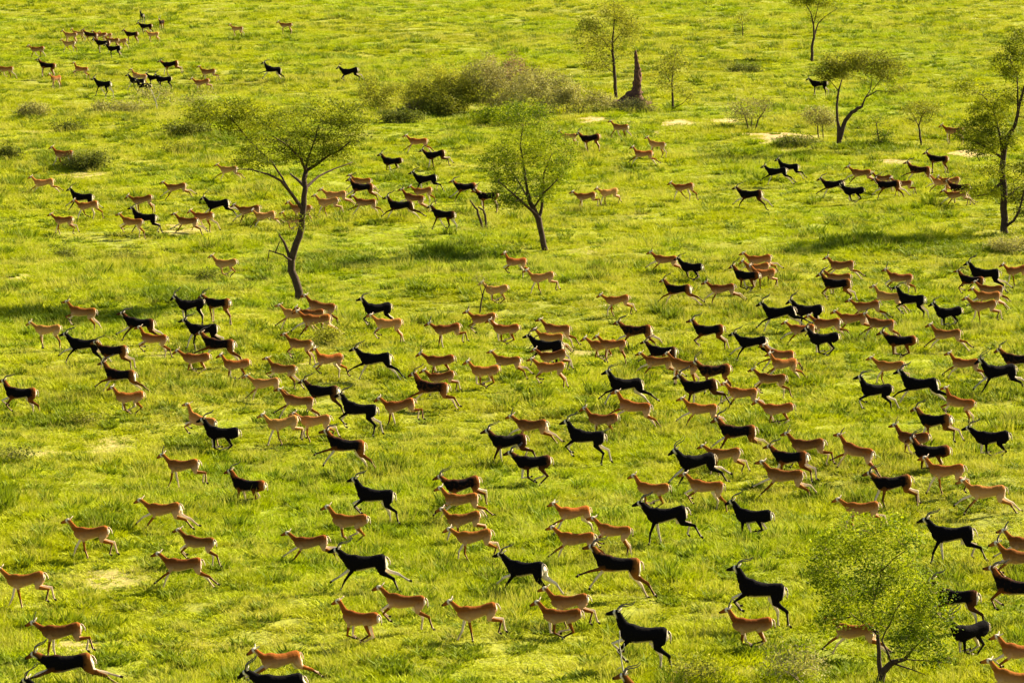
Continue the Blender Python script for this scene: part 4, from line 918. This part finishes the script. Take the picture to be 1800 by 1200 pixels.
    col = np.stack([wht, drk, sad, fk], 1).astype(np.float32)
    a = me.color_attributes.new('marks', 'FLOAT_COLOR', 'POINT'); a.data.foreach_set('color', col.ravel())
    me.materials.clear(); me.materials.append(m_coat)
    me.polygons.foreach_set('use_smooth', np.ones(len(me.polygons), bool)); me.name = 'antelope_body'; me.update()
    horns = {}
    for hk, prof in (('long', [(-.01, .0, .028), (.0, .06, .034), (.04, .12, .062), (.13, .16, .095), (.24, .17, .110), (.34, .19, .100), (.41, .235, .080), (.43, .27, .07)]),
                     ('short', [(0, 0, .024), (.015, .07, .030), (.05, .15, .038), (.10, .22, .042), (.13, .28, .040)])):
        hm = []
        for s in (-1, 1):
            b2 = bmesh.new(); base = h0 + hd*.045 + hu*.045
            pts = []; 
            for i in range(len(prof)-1):
                for f in (0, .34, .67): 
                    A, B = prof[i], prof[i+1]; pts.append([A[m]*(1-f)+B[m]*f for m in range(3)])
            pts.append(list(prof[-1]))
            q9 = .88; P3 = [base - hd*q[0]*q9 + hu*q[1]*q9 + Vector((0, s*q[2]*q9, 0)) for q in pts]
            rr = [(.016*(1-i/len(P3))**.8+.004)*(1.0+(.12 if i % 2 else -.08)) for i in range(len(P3))]
            ring_loft(b2, P3, rr, rr, n=8)
            mm = bpy.data.meshes.new('horn'); b2.to_mesh(mm); b2.free(); mm.materials.append(m_horn)
            mm.polygons.foreach_set('use_smooth', np.ones(len(mm.polygons), bool)); hm.append(mm)
        horns[hk] = hm
    sub = V[::7]
    return dict(me=me, horns=horns, sub=sub)
LIB = {}
def get_body(pose, fem, v):
    key = (pose, fem, v)
    if key not in LIB: LIB[key] = build_antelope(pose, fem, v)
    return LIB[key]
COATS = {'K': ((0.006, 0.0045, 0.004), 1.0), 'B': ((0.21, 0.068, 0.011), 0.92), 'C': ((0.29, 0.092, 0.012), 0.17), 'T': ((0.36, 0.155, 0.032), 0.06),
         'c': ((0.26, 0.080, 0.011), 0.30)}
GRP = 'antelopes of the running herd'
arng = random.Random(5)
for ln in ANIMALS.strip().splitlines():
    px, py, coat, pose, pit, size, label = ln.split('|')
    px, py, pit, size = float(px), float(py), float(pit), float(size)
    male = coat in 'KB'; fem = coat in 'CTc'
    L = get_body(pose, int(fem), arng.randint(0, 5))
    # 'size' was judged against the sex's usual length, with 1.1 the usual value for a male and 1.05 for a doe
    sc = (0.865*size**0.6 if male else 0.815*size**0.6)*arng.uniform(.97, 1.03)
    yaw = arng.gauss(0, 13); prad = R(pit*0.75)
    if 'turned away' in label: yaw = 75
    if 'from behind' in label: yaw = 55
    if 'only its front' in label: yaw = -70
    S = L['sub']; zmin = float((S[:, 2]*math.cos(prad) - S[:, 0]*math.sin(prad)).min()) * sc
    h = -zmin - 0.02
    if pose in 'E': h += .06
    g0 = ground(px, py, h)
    body_rot = Matrix.Rotation(math.pi + R(yaw), 4, 'Z') @ Matrix.Rotation(prad*1.0, 4, 'Y')
    horned = coat in 'KBc'
    # root sits on the ground below the trunk
    base = g0.copy()
    col, fl = COATS[coat]
    if coat == 'K' and arng.random() < .3 and size < 1.2: col, fl = (0.085, 0.030, 0.008), 0.945
    k = arng.uniform(.84, 1.14)*(arng.uniform(.62, .9) if coat in 'Cc' and arng.random() < .35 else 1); hsh = arng.uniform(-.12, .12)
    colr = (col[0]*k, col[1]*k*(1+hsh), col[2]*k*(1+hsh), min(1, fl + (arng.uniform(-.2, .02) if coat == 'B' else arng.uniform(-.03, .14) if coat in 'Cc' else 0)))
    rm = body_rot @ Matrix.Scale(sc, 4)
    if horned:
        root = empty('antelope', base); root.color = colr
        bo = bpy.data.objects.new('body', L['me']); link(bo); bo.parent = root
        ml = Matrix.Translation((0, 0, h)) @ rm; bo.matrix_local = ml; bo.color = colr
        for hm in L['horns']['short' if coat == 'c' else 'long']:
            ho = bpy.data.objects.new('horn', hm); link(ho); ho.parent = root; ho.matrix_local = ml
    else:
        root = bpy.data.objects.new('antelope', L['me']); link(root); root.color = colr
        root.matrix_world = Matrix.Translation(base + Vector((0, 0, h))) @ rm
    tag(root, label, 'antelope', GRP)
